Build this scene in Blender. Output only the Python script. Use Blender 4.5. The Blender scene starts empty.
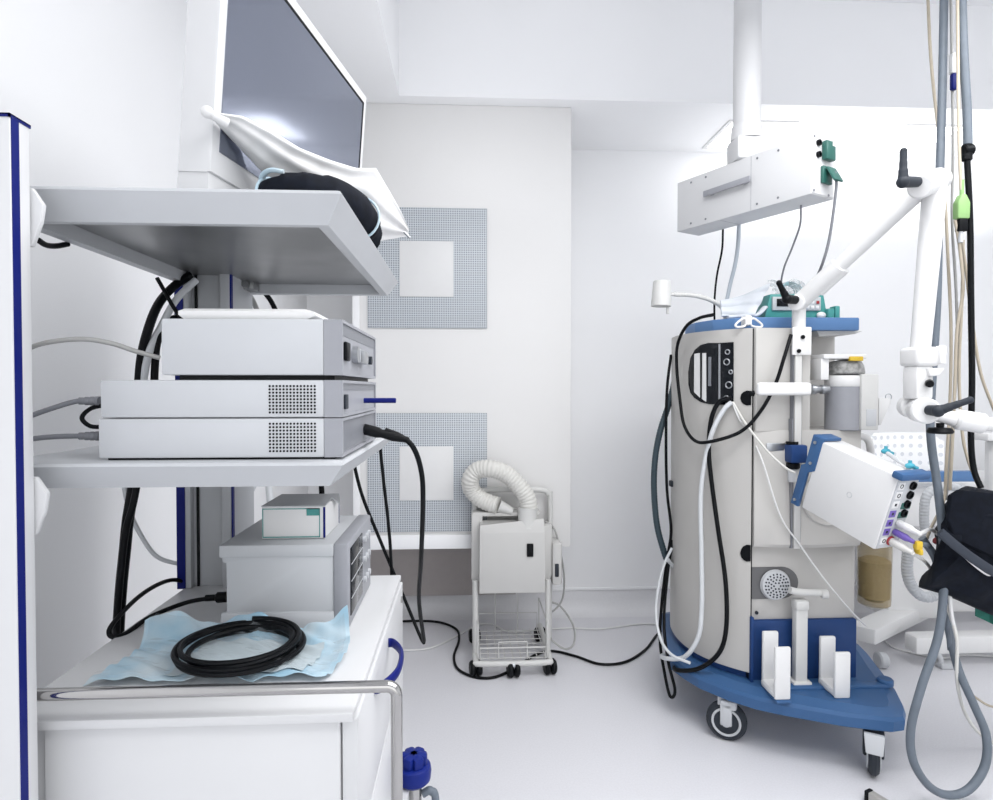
import bpy, bmesh, math, random
from mathutils import Vector, Matrix, Euler
random.seed(7)
sc = bpy.context.scene
COL = sc.collection
V = Vector
# ------------------------------------------------------------------ camera
F = 610.0
YAW, PITCH = math.atan(30.5/F), math.atan(11.5/F)
cam_d = bpy.data.cameras.new('camera'); cam = bpy.data.objects.new('camera', cam_d); COL.objects.link(cam)
cam.location = (0, 0, 1.25)
cam.rotation_euler = Euler((math.pi/2-PITCH, 0, -YAW), 'XYZ')
cam_d.sensor_width = 36; cam_d.lens = F/993*36; cam_d.clip_start = .02
sc.camera = cam
RM = cam.rotation_euler.to_matrix(); CO = V((0, 0, 1.25))
# measuring helpers: sight line of the survey photograph met with a known plane of the room
def ray(px, py): return RM @ V(((px-496.5)/F, (400-py)/F, -1))
def PY(px, py, Y): d = ray(px, py); return CO + d*(Y/d.y)
def PZ(px, py, Z): d = ray(px, py); return CO + d*((Z-1.25)/d.z)
# ------------------------------------------------------------------ materials
def mat(name, col, rough=.5, metal=0, spec=.5, emit=0, noise=0, nscale=40, bump=0, alpha=1, trans=0, coat=0, col2=None):
    if 'wall' not in name and 'ceiling' not in name and 'diffuser' not in name:
        col = tuple(c*.765 for c in col); col2 = tuple(c*.765 for c in col2) if col2 else None
    m = bpy.data.materials.new(name); m.use_nodes = True
    nt = m.node_tree; b = nt.nodes['Principled BSDF']
    b.inputs['Base Color'].default_value = (*col, 1); b.inputs['Roughness'].default_value = rough
    b.inputs['Metallic'].default_value = metal; b.inputs['Specular IOR Level'].default_value = spec
    b.inputs['Alpha'].default_value = alpha; b.inputs['Transmission Weight'].default_value = trans
    b.inputs['Coat Weight'].default_value = coat
    if emit: b.inputs['Emission Color'].default_value = (*col, 1); b.inputs['Emission Strength'].default_value = emit
    tc = nt.nodes.new('ShaderNodeTexCoord'); nz = nt.nodes.new('ShaderNodeTexNoise')
    nz.inputs['Scale'].default_value = nscale; nz.inputs['Detail'].default_value = 3
    nt.links.new(tc.outputs['Object'], nz.inputs['Vector'])
    mx = nt.nodes.new('ShaderNodeMix'); mx.data_type = 'RGBA'
    c2 = col2 or tuple(c*(1-noise) for c in col)
    mx.inputs[6].default_value = (*c2, 1); mx.inputs[7].default_value = (*col, 1)
    rp = nt.nodes.new('ShaderNodeMapRange'); rp.inputs[1].default_value = .35; rp.inputs[2].default_value = .65
    nt.links.new(nz.outputs['Fac'], rp.inputs[0]); nt.links.new(rp.outputs[0], mx.inputs[0])
    nt.links.new(mx.outputs[2], b.inputs['Base Color'])
    if bump:
        bp = nt.nodes.new('ShaderNodeBump'); bp.inputs['Strength'].default_value = bump; bp.inputs['Distance'].default_value = .002
        nt.links.new(nz.outputs['Fac'], bp.inputs['Height']); nt.links.new(bp.outputs[0], b.inputs['Normal'])
    return m
def dots(name, colA, colB, pitch, rad, axes=(0, 2)):
    m = mat(name, colA, .45, noise=.06, nscale=3); nt = m.node_tree; b = nt.nodes['Principled BSDF']
    tc = nt.nodes.new('ShaderNodeTexCoord'); sp = nt.nodes.new('ShaderNodeSeparateXYZ'); nt.links.new(tc.outputs['Object'], sp.inputs[0])
    outs = []
    def M(op, a, bb=None, c=None):
        n = nt.nodes.new('ShaderNodeMath'); n.operation = op
        for i, v in enumerate((a, bb, c)):
            if v is None: continue
            if isinstance(v, (int, float)): n.inputs[i].default_value = v
            else: nt.links.new(v, n.inputs[i])
        return n.outputs[0]
    for a in axes:
        outs.append(M('POWER', M('SUBTRACT', M('FRACT', M('DIVIDE', sp.outputs[a], pitch)), .5), 2))
    d = M('LESS_THAN', M('ADD', outs[0], outs[1]), rad*rad)
    mx = nt.nodes.new('ShaderNodeMix'); mx.data_type = 'RGBA'
    nt.links.new(d, mx.inputs[0]); mx.inputs[6].default_value = (*colA, 1); mx.inputs[7].default_value = (*colB, 1)
    nt.links.new(mx.outputs[2], b.inputs['Base Color']); return m
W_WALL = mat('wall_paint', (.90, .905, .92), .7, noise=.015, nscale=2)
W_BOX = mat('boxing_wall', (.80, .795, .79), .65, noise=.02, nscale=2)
W_CEIL = mat('ceiling_paint', (.94, .945, .96), .8, noise=.01, nscale=2)
W_TAUPE = mat('toe_recess_shade', (.50, .46, .45), .7, noise=.03)  # shade below the boxing, put into the colour
M_FLOOR = mat('vinyl_floor', (.92, .92, .965), .32, spec=.35, noise=.045, nscale=160)
M_COVE = mat('vinyl_cove', (.97, .97, 1.0), .45, noise=.03, nscale=120)
WHITE = mat('white_powdercoat', (.84, .845, .86), .4, noise=.015, nscale=8)
WHITE2 = mat('bright_white_plastic', (.97, .97, .97), .4, noise=.01)
LGREY = mat('light_grey_metal', (.68, .70, .73), .42, noise=.03, nscale=10)
MGREY = mat('mid_grey_plastic', (.25, .26, .29), .45, noise=.04)
PGREY = mat('panel_grey', (.40, .41, .45), .45, noise=.03)
DGREY = mat('dark_grey_plastic', (.035, .042, .055), .5, spec=.25, noise=.1)
UNDER = mat('brushed_underside', (.46, .47, .48), .3, metal=.6, noise=.35, nscale=5)
BLACK = mat('black_rubber', (.004, .005, .007), .45, spec=.16, noise=.2)
BLACKF = mat('black_fabric', (.006, .009, .018), .85, spec=.2, noise=.4, nscale=60, bump=.3)
NAVY = mat('navy_blue_trim', (.004, .012, .19), .45, spec=.2, noise=.05)
RBLUE = mat('royal_blue_plastic', (.004, .02, .24), .4, spec=.25, noise=.08)
SLATE = mat('steel_blue_paint', (.055, .145, .33), .4, spec=.3, noise=.05, nscale=6)
SLATE_D = mat('deep_blue_panel', (.02, .065, .22), .45, spec=.25, noise=.05, nscale=6)
TOPB = mat('top_blue_paint', (.12, .25, .50), .45, spec=.3, noise=.04, nscale=6)
BEIGE = mat('warm_grey_panel', (.66, .645, .62), .45, noise=.02, nscale=5)
BEIGE_L = mat('pale_warm_grey', (.74, .735, .72), .45, noise=.02, nscale=5)
CREAM = mat('cream_plastic', (.80, .80, .785), .42, noise=.02)
CREAM2 = mat('cream_hose', (.86, .85, .81), .5, noise=.03)
CHROME = mat('chrome', (.58, .57, .56), .10, metal=1, noise=.05, nscale=4)
STEEL = mat('steel', (.6, .62, .65), .3, metal=.9, noise=.08)
SCREEN = mat('screen_glass', (.34, .37, .46), .10, metal=.85, noise=.05, nscale=3)
GLASSD = mat('dark_window', (.006, .008, .012), .12, spec=.25)
GHOSE = mat('slate_grey_hose', (.17, .205, .25), .5, noise=.1, nscale=30)
DHOSE = mat('dark_teal_hose', (.035, .065, .085), .45, noise=.15, nscale=30)
LHOSE = mat('pale_grey_cable', (.50, .50, .49), .5, noise=.05)
WHOSE = mat('white_silicone_hose', (.84, .87, .90), .4, noise=.03)
TAN = mat('tan_tube', (.66, .58, .46), .5, noise=.05)
TEAL = mat('teal_plastic', (.06, .36, .34), .4, noise=.04)
GREEN = mat('green_socket', (.03, .15, .125), .4, noise=.06)
LIME = mat('lime_green_plastic', (.36, .62, .24), .45, noise=.03)
PADB = mat('pad_blue', (.46, .74, .92), .6, noise=.12, nscale=14, bump=.3, col2=(.80, .93, 1))
PADW = mat('pad_white', (.72, .83, .88), .6, noise=.1, nscale=20, bump=.3)
FILM = mat('clear_film', (.82, .9, .95), .12, spec=.8, alpha=.13, noise=.1, nscale=25, bump=1)
MASKM = mat('mask_cloth', (.80, .84, .90), .8, noise=.06, nscale=25, bump=.3)
PLBAG = mat('white_poly_film', (1, 1, 1), .35, noise=.03, nscale=20, bump=.4)
YEL = mat('yellow_plastic', (.82, .56, .04), .4)
PURP = mat('purple_plastic', (.20, .13, .52), .45)
RED = mat('red_plastic', (.4, .03, .04), .45)
LIMEG = mat('granules', (.24, .17, .08), .7, noise=.5, nscale=260, bump=1, col2=(.50, .42, .30))
AMBER = mat('amber_jar', (.62, .46, .18), .2, alpha=.45, noise=.1)
TISSUE = mat('speckled_dome', (.50, .50, .49), .3, noise=.55, nscale=70)
LAMP_E = mat('light_diffuser', (1, 1, 1), .5, emit=2.2)
HOLES = dots('holed_plastic', (1, 1, 1), (.74, .76, .79), .040, .24, (0, 2))
PERF = dots('perforated_sheet', (.58, .615, .65), (.24, .265, .30), .0105, .34)
BUT = mat('key_grey', (.62, .66, .68), .5)
TEALCLOTH = mat('teal_cloth', (.05, .28, .22), .85, noise=.2)
CLRTUBE = mat('clear_corrugated', (.80, .83, .87), .3, alpha=.75, noise=.05)
# ------------------------------------------------------------------ mesh builder
def frame(o, x, y, z):
    M = Matrix((x, y, z)).transposed().to_4x4(); M.translation = o; return M
def align(d):
    d = V(d).normalized(); return d.to_track_quat('Z', 'Y').to_matrix()
def spline(pts, n=8):
    pts = [V(p) for p in pts]
    if len(pts) < 3: return pts
    P = [pts[0]*2-pts[1]] + pts + [pts[-1]*2-pts[-2]]; out = []
    for i in range(1, len(P)-2):
        for k in range(n):
            t = k/n; a, b, c, d = P[i-1:i+3]
            out.append(.5*((2*b)+(c-a)*t+(2*a-5*b+4*c-d)*t*t+(3*b-a-3*c+d)*t**3))
    out.append(pts[-1]); return out
class MB:
    def __init__(s): s.bm = bmesh.new()
    def _merge(s, b, M=None):
        if M is not None: b.transform(M)
        me = bpy.data.meshes.new('t'); b.to_mesh(me); b.free(); s.bm.from_mesh(me); bpy.data.meshes.remove(me); return s
    def box(s, x0, x1, y0, y1, z0, z1, bev=.003, M=None, seg=2):
        b = bmesh.new(); bmesh.ops.create_cube(b, size=1)
        b.transform(Matrix.Translation(((x0+x1)/2, (y0+y1)/2, (z0+z1)/2)) @ Matrix.Diagonal((abs(x1-x0), abs(y1-y0), abs(z1-z0), 1)))
        if bev: bmesh.ops.bevel(b, geom=b.edges[:], offset=min(bev, .45*min(abs(x1-x0), abs(y1-y0), abs(z1-z0))), segments=seg, affect='EDGES', profile=.5)
        return s._merge(b, M)
    def cyl(s, a, b_, r, r2=None, n=20, bev=0):
        a, b_ = V(a), V(b_); L = (b_-a).length
        if r2 is None: r2 = r
        pr = [(0, 0), (r, 0), (r2, L), (0, L)] if not bev else [(0, 0), (r-bev, 0), (r, bev), (r2, L-bev), (r2-bev, L), (0, L)]
        return s.lathe(pr, a, b_-a, n)
    def lathe(s, prof, o=(0, 0, 0), d=(0, 0, 1), n=24):
        b = bmesh.new(); M = align(d).to_4x4(); M.translation = V(o); rings = []
        for r, z in prof:
            if r < 1e-6: rings.append([b.verts.new((0, 0, z))])
            else: rings.append([b.verts.new((r*math.cos(2*math.pi*k/n), r*math.sin(2*math.pi*k/n), z)) for k in range(n)])
        for A, B in zip(rings, rings[1:]):
            for k in range(n):
                k2 = (k+1) % n
                if len(A) == 1 and len(B) == 1: continue
                if len(A) == 1: b.faces.new((A[0], B[k], B[k2]))
                elif len(B) == 1: b.faces.new((A[k], B[0], A[k2]))
                else: b.faces.new((A[k], B[k], B[k2], A[k2]))
        bmesh.ops.recalc_face_normals(b, faces=b.faces[:])
        return s._merge(b, M)
    def sphere(s, c, r, sx=1, sy=1, sz=1, n=20, M=None):
        b = bmesh.new(); bmesh.ops.create_uvsphere(b, u_segments=n, v_segments=n//2, radius=r)
        T = Matrix.Translation(V(c)) @ (M if M is not None else Matrix.Identity(4)) @ Matrix.Diagonal((sx, sy, sz, 1))
        return s._merge(b, T)
    def tube(s, pts, r, n=10, smooth=8, corr=0, pitch=.008, flat=1, raw=False):
        p = [V(q) for q in pts] if raw else spline(pts, smooth)
        if corr:
            q = [p[0]]; acc = 0; step = pitch/4
            for a, b in zip(p, p[1:]):
                L = (b-a).length; t = step-acc
                while t <= L: q.append(a.lerp(b, t/L)); t += step
                acc = (acc+L) % step
            p = q
        b = bmesh.new(); rings = []; up = None
        for i, c in enumerate(p):
            t = (p[min(i+1, len(p)-1)]-p[max(i-1, 0)])
            if t.length < 1e-9: t = V((0, 0, 1))
            t.normalize()
            if up is None:
                up = V((0, 0, 1)) if abs(t.z) < .9 else V((1, 0, 0))
            u = up-t*up.dot(t)
            if u.length < 1e-6: u = t.orthogonal()
            u.normalize(); up = u; w = t.cross(u)
            rr = (r[min(int(i*len(r)/len(p)), len(r)-1)] if isinstance(r, list) else r)
            if corr: rr = rr*(1+corr*math.sin(i*math.pi/2))
            rings.append([b.verts.new(c+u*rr*math.cos(2*math.pi*k/n)+w*rr*flat*math.sin(2*math.pi*k/n)) for k in range(n)])
        for A, B in zip(rings, rings[1:]):
            for k in range(n): b.faces.new((A[k], A[(k+1) % n], B[(k+1) % n], B[k]))
        b.faces.new(rings[0][::-1]); b.faces.new(rings[-1])
        bmesh.ops.recalc_face_normals(b, faces=b.faces[:])
        return s._merge(b)
    def loops(s, rings, cap0=True, cap1=True, M=None):
        b = bmesh.new(); R = [[b.verts.new(v) for v in r] for r in rings]; n = len(R[0])
        for A, B in zip(R, R[1:]):
            for k in range(n): b.faces.new((A[k], A[(k+1) % n], B[(k+1) % n], B[k]))
        if cap0: b.faces.new(R[0][::-1])
        if cap1: b.faces.new(R[-1])
        bmesh.ops.recalc_face_normals(b, faces=b.faces[:])
        return s._merge(b, M)
    def prism(s, poly, vec, M=None, bev=0):
        vec = V(vec); b = bmesh.new()
        A = [b.verts.new(V(p)) for p in poly]; B = [b.verts.new(V(p)+vec) for p in poly]; n = len(A)
        for k in range(n): b.faces.new((A[k], A[(k+1) % n], B[(k+1) % n], B[k]))
        b.faces.new(A[::-1]); b.faces.new(B); bmesh.ops.recalc_face_normals(b, faces=b.faces[:])
        if bev: bmesh.ops.bevel(b, geom=b.edges[:], offset=bev, segments=2, affect='EDGES', profile=.5)
        return s._merge(b, M)
    def torus(s, c, R, r, d=(0, 0, 1), n=40, k=10, a0=0, a1=360):
        Q = align(d); pts = []
        m = n
        for i in range(m+1):
            a = math.radians(a0+(a1-a0)*i/m); pts.append(V(c)+Q @ V((R*math.cos(a), R*math.sin(a), 0)))
        return s.tube(pts, r, n=k, raw=True)
    def grid(s, fn, nu, nv, thick=0):
        b = bmesh.new(); G = [[b.verts.new(fn(i/nu, j/nv)) for j in range(nv+1)] for i in range(nu+1)]
        for i in range(nu):
            for j in range(nv): b.faces.new((G[i][j], G[i+1][j], G[i+1][j+1], G[i][j+1]))
        if thick:
            bmesh.ops.recalc_face_normals(b, faces=b.faces[:]); bmesh.ops.solidify(b, geom=b.faces[:], thickness=thick)
        return s._merge(b)
def build(name, m, material, origin=(0, 0, 0), parent=None, ang=38):
    me = bpy.data.meshes.new(name); bm = m.bm; o = V(origin)
    for v in bm.verts: v.co -= o
    bm.to_mesh(me); bm.free()
    for p in me.polygons: p.use_smooth = True
    me.set_sharp_from_angle(angle=math.radians(ang)); me.materials.append(material)
    ob = bpy.data.objects.new(name, me); COL.objects.link(ob)
    if parent: ob.parent = parent
    else: ob.location = o
    return ob
class Thing:
    def __init__(s, name, label, cat, loc, group=None):
        s.loc = V(loc); s.o = bpy.data.objects.new(name, None); COL.objects.link(s.o); s.o.location = s.loc
        s.o.empty_display_size = .05; s.o['label'] = label; s.o['category'] = cat
        if group: s.o['group'] = group
    def add(s, name, m, material, parent=None, label=None, ang=38):
        ob = build(name, m, material, s.loc, parent or s.o, ang)
        if label: ob['label'] = label
        return ob
def single(name, m, material, label, cat, loc, group=None, kind=None):
    ob = build(name, m, material, loc); ob['label'] = label; ob['category'] = cat
    if group: ob['group'] = group
    if kind: ob['kind'] = kind
    return ob
def struct(name, m, material, parent=None):
    ob = build(name, m, material, (0, 0, 0), parent)
    if not parent: ob['kind'] = 'structure'
    return ob
def rect(x0, x1, y0, y1, z): return [V((x0, y0, z)), V((x1, y0, z)), V((x1, y1, z)), V((x0, y1, z))]
# ------------------------------------------------------------------ room
XL, XR, YB, YN, ZC = -.86, 3.4, 3.36, -2.4, 2.566
struct('floor', MB().box(XL-.1, XR+.1, YN, YB+.1, -.1, 0, 0), M_FLOOR)
struct('wall_left', MB().box(XL-.1, XL, YN, YB+.1, 0, 3.2, 0), W_WALL)
struct('wall_back', MB().box(XL, XR, YB, YB+.1, 0, 3.2, 0), W_WALL)
struct('wall_right', MB().box(XR, XR+.1, YN, YB+.1, 0, 3.2, 0), W_WALL)
# ceiling: low soffit around a raised tray
RX0, RX1, RY0, RY1, ZR = -.30, 3.0, -1.4, 2.785, 3.05
c = MB()
c.box(XL-.1, RX0, YN, YB+.1, ZC, 3.2, 0); c.box(RX1, XR+.1, YN, YB+.1, ZC, 3.2, 0)
c.box(RX0, RX1, RY1, YB+.1, ZC, 3.2, 0); c.box(RX0, RX1, YN, RY0, ZC, 3.2, 0)
c.box(RX0, RX1, RY0, RY1, ZR, 3.2, 0)
struct('ceiling', c, W_CEIL)
# coved skirting
prof = [(0, 0), (-.085, 0), (-.06, .004), (-.035, .016), (-.016, .04), (-.006, .075), (-.004, .12), (0, .125)]
struct('baseboard_back', MB().prism([(XL, YB+a, b) for a, b in prof], (XR-XL, 0, 0)), M_COVE)
struct('baseboard_left', MB().prism([(XL-a, YN, b) for a, b in prof], (0, YB-YN, 0)), M_COVE)
struct('trim_1', MB().box(XL, XR, YB-.012, YB, .125, .14, .003), W_WALL)
# boxing that carries the two air vents
BY = 2.86
bx0 = PY(355, 300, BY).x; bx1 = PY(571, 300, BY).x; bz0 = PY(470, 548, BY).z
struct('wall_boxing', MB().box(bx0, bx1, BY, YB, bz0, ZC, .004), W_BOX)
bxm = PY(523, 300, BY).x
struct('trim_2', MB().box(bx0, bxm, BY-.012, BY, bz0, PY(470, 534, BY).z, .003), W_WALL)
struct('toe_shade_sheet', MB().box(bx0, bxm, YB-.10, YB-.005, .14, bz0, .003), W_TAUPE)  # taupe sheet standing in for the shadow under the boxing
struct('trim_4', MB().box(bx0-.012, bx0+.02, BY-.006, BY+.05, bz0, ZC, .003), W_WALL)
for (y0, y1, c0, c1, lab) in ((209, 328, 242, 297, 'upper square perforated grey air vent with white centre plate, beside the top shelf'),
                              (413, 532, 446, 500, 'lower square perforated grey air vent with white centre plate, behind the warming unit hose')):
    a = PY(368, y1, BY); b = PY(487, y0, BY); p = PY(400, c1, BY); q = PY(453.5, c0, BY)
    t = Thing('air_vent', lab, 'vent', (a.x, BY, a.z), 'square air vents on the wall boxing')
    t.add('perforated_panel', MB().box(a.x, b.x, BY-.010, BY-.001, a.z, b.z, .002), PERF)
    t.add('centre_plate', MB().box(p.x, q.x, BY-.014, BY-.010, p.z, q.z, .001), WHITE2)
    m = MB()
    for sx in (a.x+.07, b.x-.07):
        for sz in (a.z+.04, b.z-.04): t.add('fixing_screw', MB().cyl((sx, BY-.012, sz), (sx, BY-.009, sz), .008, n=12), PERF)
# ceiling lights set in the far soffit
for (xa, xb, lab) in ((1.29, 1.64, 'recessed square ceiling light panel above and behind the ceiling pendant column'),
                      (2.19, 2.52, 'recessed square ceiling light panel above the tall articulated arm joint')):
    t = Thing('ceiling_light', lab, 'light', (xa, 2.9, ZC), 'recessed ceiling light panels')
    t.add('light_frame', MB().loops([rect(xa, xb, 2.95, 3.30, ZC), rect(xa, xb, 2.95, 3.30, ZC-.006), rect(xa+.02, xb-.02, 2.965, 3.285, ZC-.006), rect(xa+.02, xb-.02, 2.965, 3.285, ZC)], False, False), WHITE2)
    t.add('diffuser', MB().box(xa+.02, xb-.02, 2.965, 3.285, ZC-.004, ZC, 0), LAMP_E)
# ------------------------------------------------------------------ endoscopy cart
SXL, SXR = -.61, -.16
cart = Thing('equipment_cart', 'tall white equipment cart with two shelves, drawers and navy striped columns by left wall', 'cart', (-.38, 1.06, 0))
def tray(x0, x1, y0, y1, zt, zb, ins=.022, lip=.016, r=.006):
    m = MB()
    R = lambda e, z: rect(x0+e, x1-e, y0+e, y1-e, z)
    m.loops([R(r*1.2, zt), R(r*.35, zt-r*.35), R(0, zt-r), R(ins, zb), R(ins+.004, zb), R(ins+lip, zb+.001), R(ins+lip, zt-.012)], True, False)
    return m
up = cart.add('upper_shelf', tray(SXL, SXR, .80, 1.46, 1.507, 1.466), LGREY)
cart.add('underside_plate', MB().box(SXL+.04, SXR-.04, .84, 1.42, 1.488, 1.494, 0).box(-.50, -.47, 1.38, 1.42, 1.47, 1.49, .002).cyl((-.485, 1.378, 1.48), (-.485, 1.37, 1.48), .008), UNDER, up)
lo = cart.add('lower_shelf', tray(SXL, SXR, .80, 1.40, 1.156, 1.120), LGREY)
cart.add('underside_plate', MB().box(SXL+.04, SXR-.04, .84, 1.36, 1.136, 1.142, 0), UNDER, lo)
# near column
XC = PY(32, 300, .765).x
rc_ = ray(12, 300); YC = XC/rc_.x*rc_.y; ZCOL = PY(12, 114, YC).z
nc = MB().prism([(-.68, YC, 0), (XC, YC, 0), (XC, .765, 0), (-.68, .765, 0)], (0, 0, ZCOL), bev=.002)
col = cart.add('column', nc, WHITE)
cart.add('blue_stripe', MB().box(XC-.001, XC+.0008, YC+.002, YC+.014, 0, ZCOL-.002, 0).box(-.681, XC+.001, YC-.001, YC+.001, ZCOL-.003, ZCOL+.001, 0).box(XC-.001, XC+.001, YC-.001, .766, ZCOL-.003, ZCOL+.001, 0).box(-.681, XC+.001, YC-.001, .766, ZCOL-.0005, ZCOL+.0012, 0), NAVY, col)
for z in (1.507, 1.156):
    cart.add('shelf_bracket', MB().prism([(XC-.03, .768, z-.014), (XC-.001, .768, z-.014), (XC+.012, .768, z-.034), (XC+.009, .768, z-.055), (XC-.002, .768, z-.085), (XC-.03, .768, z-.085)], (0, .008, 0), bev=.002), WHITE)
# far column
fc = MB().box(-.598, -.575, 1.30, 1.44, .83, 1.50, .002).box(-.575, -.512, 1.315, 1.44, .83, 1.50, .001).box(-.512, -.492, 1.30, 1.44, .83, 1.50, .002)
col2 = cart.add('column', fc, LGREY)
cart.add('blue_stripe', MB().box(-.603, -.586, 1.298, 1.302, .831, 1.49, 0).box(-.4925, -.489, 1.302, 1.312, .831, 1.49, 0), NAVY, col2)
cart.add('slot', MB().box(-.568, -.563, 1.312, 1.316, .831, 1.49, 0).box(-.516, -.512, 1.312, 1.316, .831, 1.49, 0), BLACK, col2)
# cabinet body
CT, CX = .832, -.146
cart.add('cabinet_top', MB().box(-.59, CX, .785, 1.37, CT-.012, CT, .002), WHITE)
cart.add('cabinet', MB().box(-.535, CX-.018, .793, 1.365, .10, CT-.012, .002).box(-.58, -.53, .80, 1.36, .10, CT-.012, .002), WHITE)
d1 = cart.add('drawer', MB().box(CX-.016, CX+.004, .797, 1.365, .635, CT-.014, .002), WHITE)
d2 = cart.add('drawer', MB().box(CX-.016, CX+.004, .797, 1.365, .45, .630, .002), WHITE)
d3 = cart.add('drawer', MB().box(CX-.016, CX+.03, .80, 1.37, .14, .44, .003), WHITE)
def pull(z): return MB().tube([(CX, 1.115, z), (CX+.014, 1.112, z), (CX+.032, 1.07, z), (CX+.033, 1.0, z), (CX+.014, .95, z), (CX, .945, z)], .0085, n=12, flat=.5)
cart.add('drawer_handle', pull(.785), NAVY, d1, 'royal blue arched drawer handle')
cart.add('drawer_lock', MB().cyl((CX+.003, 1.33, .79), (CX+.007, 1.33, .79), .007), CHROME, d1)
# chrome push rail on the near side
rx = PY(396.5, 686, .775)
rp = [V((XC-.04, .775, rx.z)), V((rx.x-.012, .775, rx.z))]+[V((rx.x-.012+.012*math.sin(a), .775, rx.z-.012+.012*math.cos(a))) for a in (.3, .6, .9, 1.2)]+[V((rx.x, .775, rx.z-.012)), V((rx.x, .775, .40)), V((rx.x, .81, .38)), V((rx.x, .86, .38))]
m = MB().tube(rp, .0075, n=16, raw=True).box(CX, rx.x, .83, .87, .365, .395, .003)
cart.add('push_rail', m, CHROME)
cart.add('base_plate', MB().box(-.62, -.10, .76, 1.40, .09, .13, .01), WHITE)
for x in (-.58, -.15):
    for y in (.80, 1.34):
        cs = cart.add('caster', MB().box(x-.018, x+.018, y-.02, y+.02, .05, .095, .004), LGREY)
        cart.add('wheel', MB().cyl((x-.014, y, .04), (x+.014, y, .04), .04, bev=.004), BLACK, cs)
# blue knobbed suction valve on the cart's front foot
q = PY(414, 770, 1.25)
t = Thing('valve_canister', 'royal blue lobed cap on a chrome neck with grey hose, beside the vertical chrome rail', 'valve', (q.x, 1.25, 0))
t.add('canister', MB().lathe([(0, 0), (.034, 0), (.036, .01), (.036, q.z-.09), (.02, q.z-.075), (0, q.z-.075)], (q.x, 1.25, 0)), LGREY)
t.add('neck', MB().cyl((q.x, 1.25, q.z-.08), (q.x, 1.25, q.z-.02), .016), CHROME)
cp = t.add('cap', MB().lathe([(0, -.026), (.026, -.026), (.034, -.018), (.036, 0), (.034, .01), (.026, .014), (0, .014)], (q.x, 1.25, q.z), n=28), RBLUE)
m = MB()
for k in range(3):
    a = k*math.pi/3; m.box(-.027, .027, -.011, .011, .008, .036, .006, Matrix.Translation((q.x, 1.25, q.z)) @ Matrix.Rotation(a, 4, 'Z'))
t.add('lobes', m, RBLUE, cp)
t.add('hose', MB().tube([(q.x+.018, 1.25, q.z-.05), (q.x+.035, 1.25, q.z-.045), (q.x+.045, 1.25, q.z-.08), (q.x+.042, 1.27, .15), (q.x+.03, 1.28, .02)], .008), GHOSE)
# ------------------------------------------------------------------ monitor
A = PY(219, 152, .93)        # near bottom corner of screen
ang = math.radians(10.5); tilt = math.radians(4.2)
ux = V((math.sin(ang), math.cos(ang), 0)); nrm = V((math.cos(ang), -math.sin(ang), 0))
uz = (V((0, 0, 1))+nrm*math.tan(tilt)).normalized(); nn = ux.cross(uz).normalized()
MM = frame(A, ux, -nn, uz)   # local x along screen, y into housing, z up
mon = Thing('monitor', 'large wall-facing flat monitor in thick white housing, dark screen, above the cart top shelf', 'monitor', (A.x-.03, 1.2, 1.507))
SW, SH = .55, .325
mon.add('housing', MB().loops([[V((-.018, 0, -.034)), V((SW+.018, 0, -.034)), V((SW+.018, 0, SH+.02)), V((-.018, 0, SH+.02))],
    [V((-.02, .004, -.036)), V((SW+.02, .004, -.036)), V((SW+.02, .004, SH+.022)), V((-.02, .004, SH+.022))],
    [V((-.02, .050, -.036)), V((SW+.02, .050, -.036)), V((SW+.02, .050, SH+.022)), V((-.02, .050, SH+.022))],
    [V((.02, .064, 0)), V((SW-.02, .064, 0)), V((SW-.02, .064, SH-.02)), V((.02, .064, SH-.02))]], M=MM), WHITE)
scn = mon.add('screen', MB().box(0, SW, -.0012, .003, 0, SH, 0, MM), SCREEN)
mon.add('black_edge', MB().box(0, SW, -.0022, .002, SH-.0045, SH, 0, MM).box(SW-.0045, SW, -.0022, .002, 0, SH, 0, MM), BLACK, scn)
b0 = MM @ V((-.018, .05, -.03)); b1 = MM @ V((-.018, .004, -.03)); b2 = MM @ V((.4, .004, -.03)); b3 = MM @ V((.4, .05, -.03))
f = lambda p, e=0: V((p.x-e, p.y, 1.508))
mon.add('stand', MB().loops([[f(b0, .008), f(b1), f(b2), f(b3, .008)], [b0, b1, b2, b3]]), WHITE)
# ------------------------------------------------------------------ items on upper shelf
t = Thing('padded_hose', 'black padded tube curled on the top shelf with a pale blue band around it', 'tube', (-.25, 1.0, 1.507))
pts = [(-.322, 1.01, 1.527), (-.312, .985, 1.545), (-.285, .965, 1.550), (-.25, .97, 1.552), (-.212, 1.0, 1.551), (-.19, 1.06, 1.548), (-.185, 1.13, 1.540), (-.185, 1.17, 1.53)]
t.add('padded_tube', MB().tube(pts, [.016, .022, .027, .031, .033, .036, .036, .034, .030, .024], n=18), BLACKF)
def bandat(i, r=.034):
    p = spline(pts, 8); c = p[i]; d = p[i+1]-p[i-1]; return MB().torus(c, r, .0022, d, n=28, k=8)
t.add('band', bandat(12, .029), PADB); t.add('band', bandat(42, .0375), PADB)
t.add('band_loop', MB().tube([(-.322, .985, 1.560), (-.312, .96, 1.575), (-.295, .945, 1.580), (-.275, .945, 1.578)], .003, flat=1.6), PADB)
t = Thing('wrapped_drape', 'white folded plastic cover with a round end knob leaning across the monitor', 'cover', (-.25, 1.05, 1.507))
K = PY(207, 112, .88); E = PY(404, 222, 1.22)
ax = (E-K).normalized()
def interp(tab, u):
    u = u*(len(tab)-1); i = min(int(u), len(tab)-2); f = u-i; f = f*f*(3-2*f)*.3+f*.7
    return tuple(a*(1-f)+b*f for a, b in zip(tab[i], tab[i+1]))
UPP = [(213, 112), (243, 116), (272, 131), (300, 148), (330, 160), (356, 168), (376, 168), (389, 190), (402, 213), (409, 229)]
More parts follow.
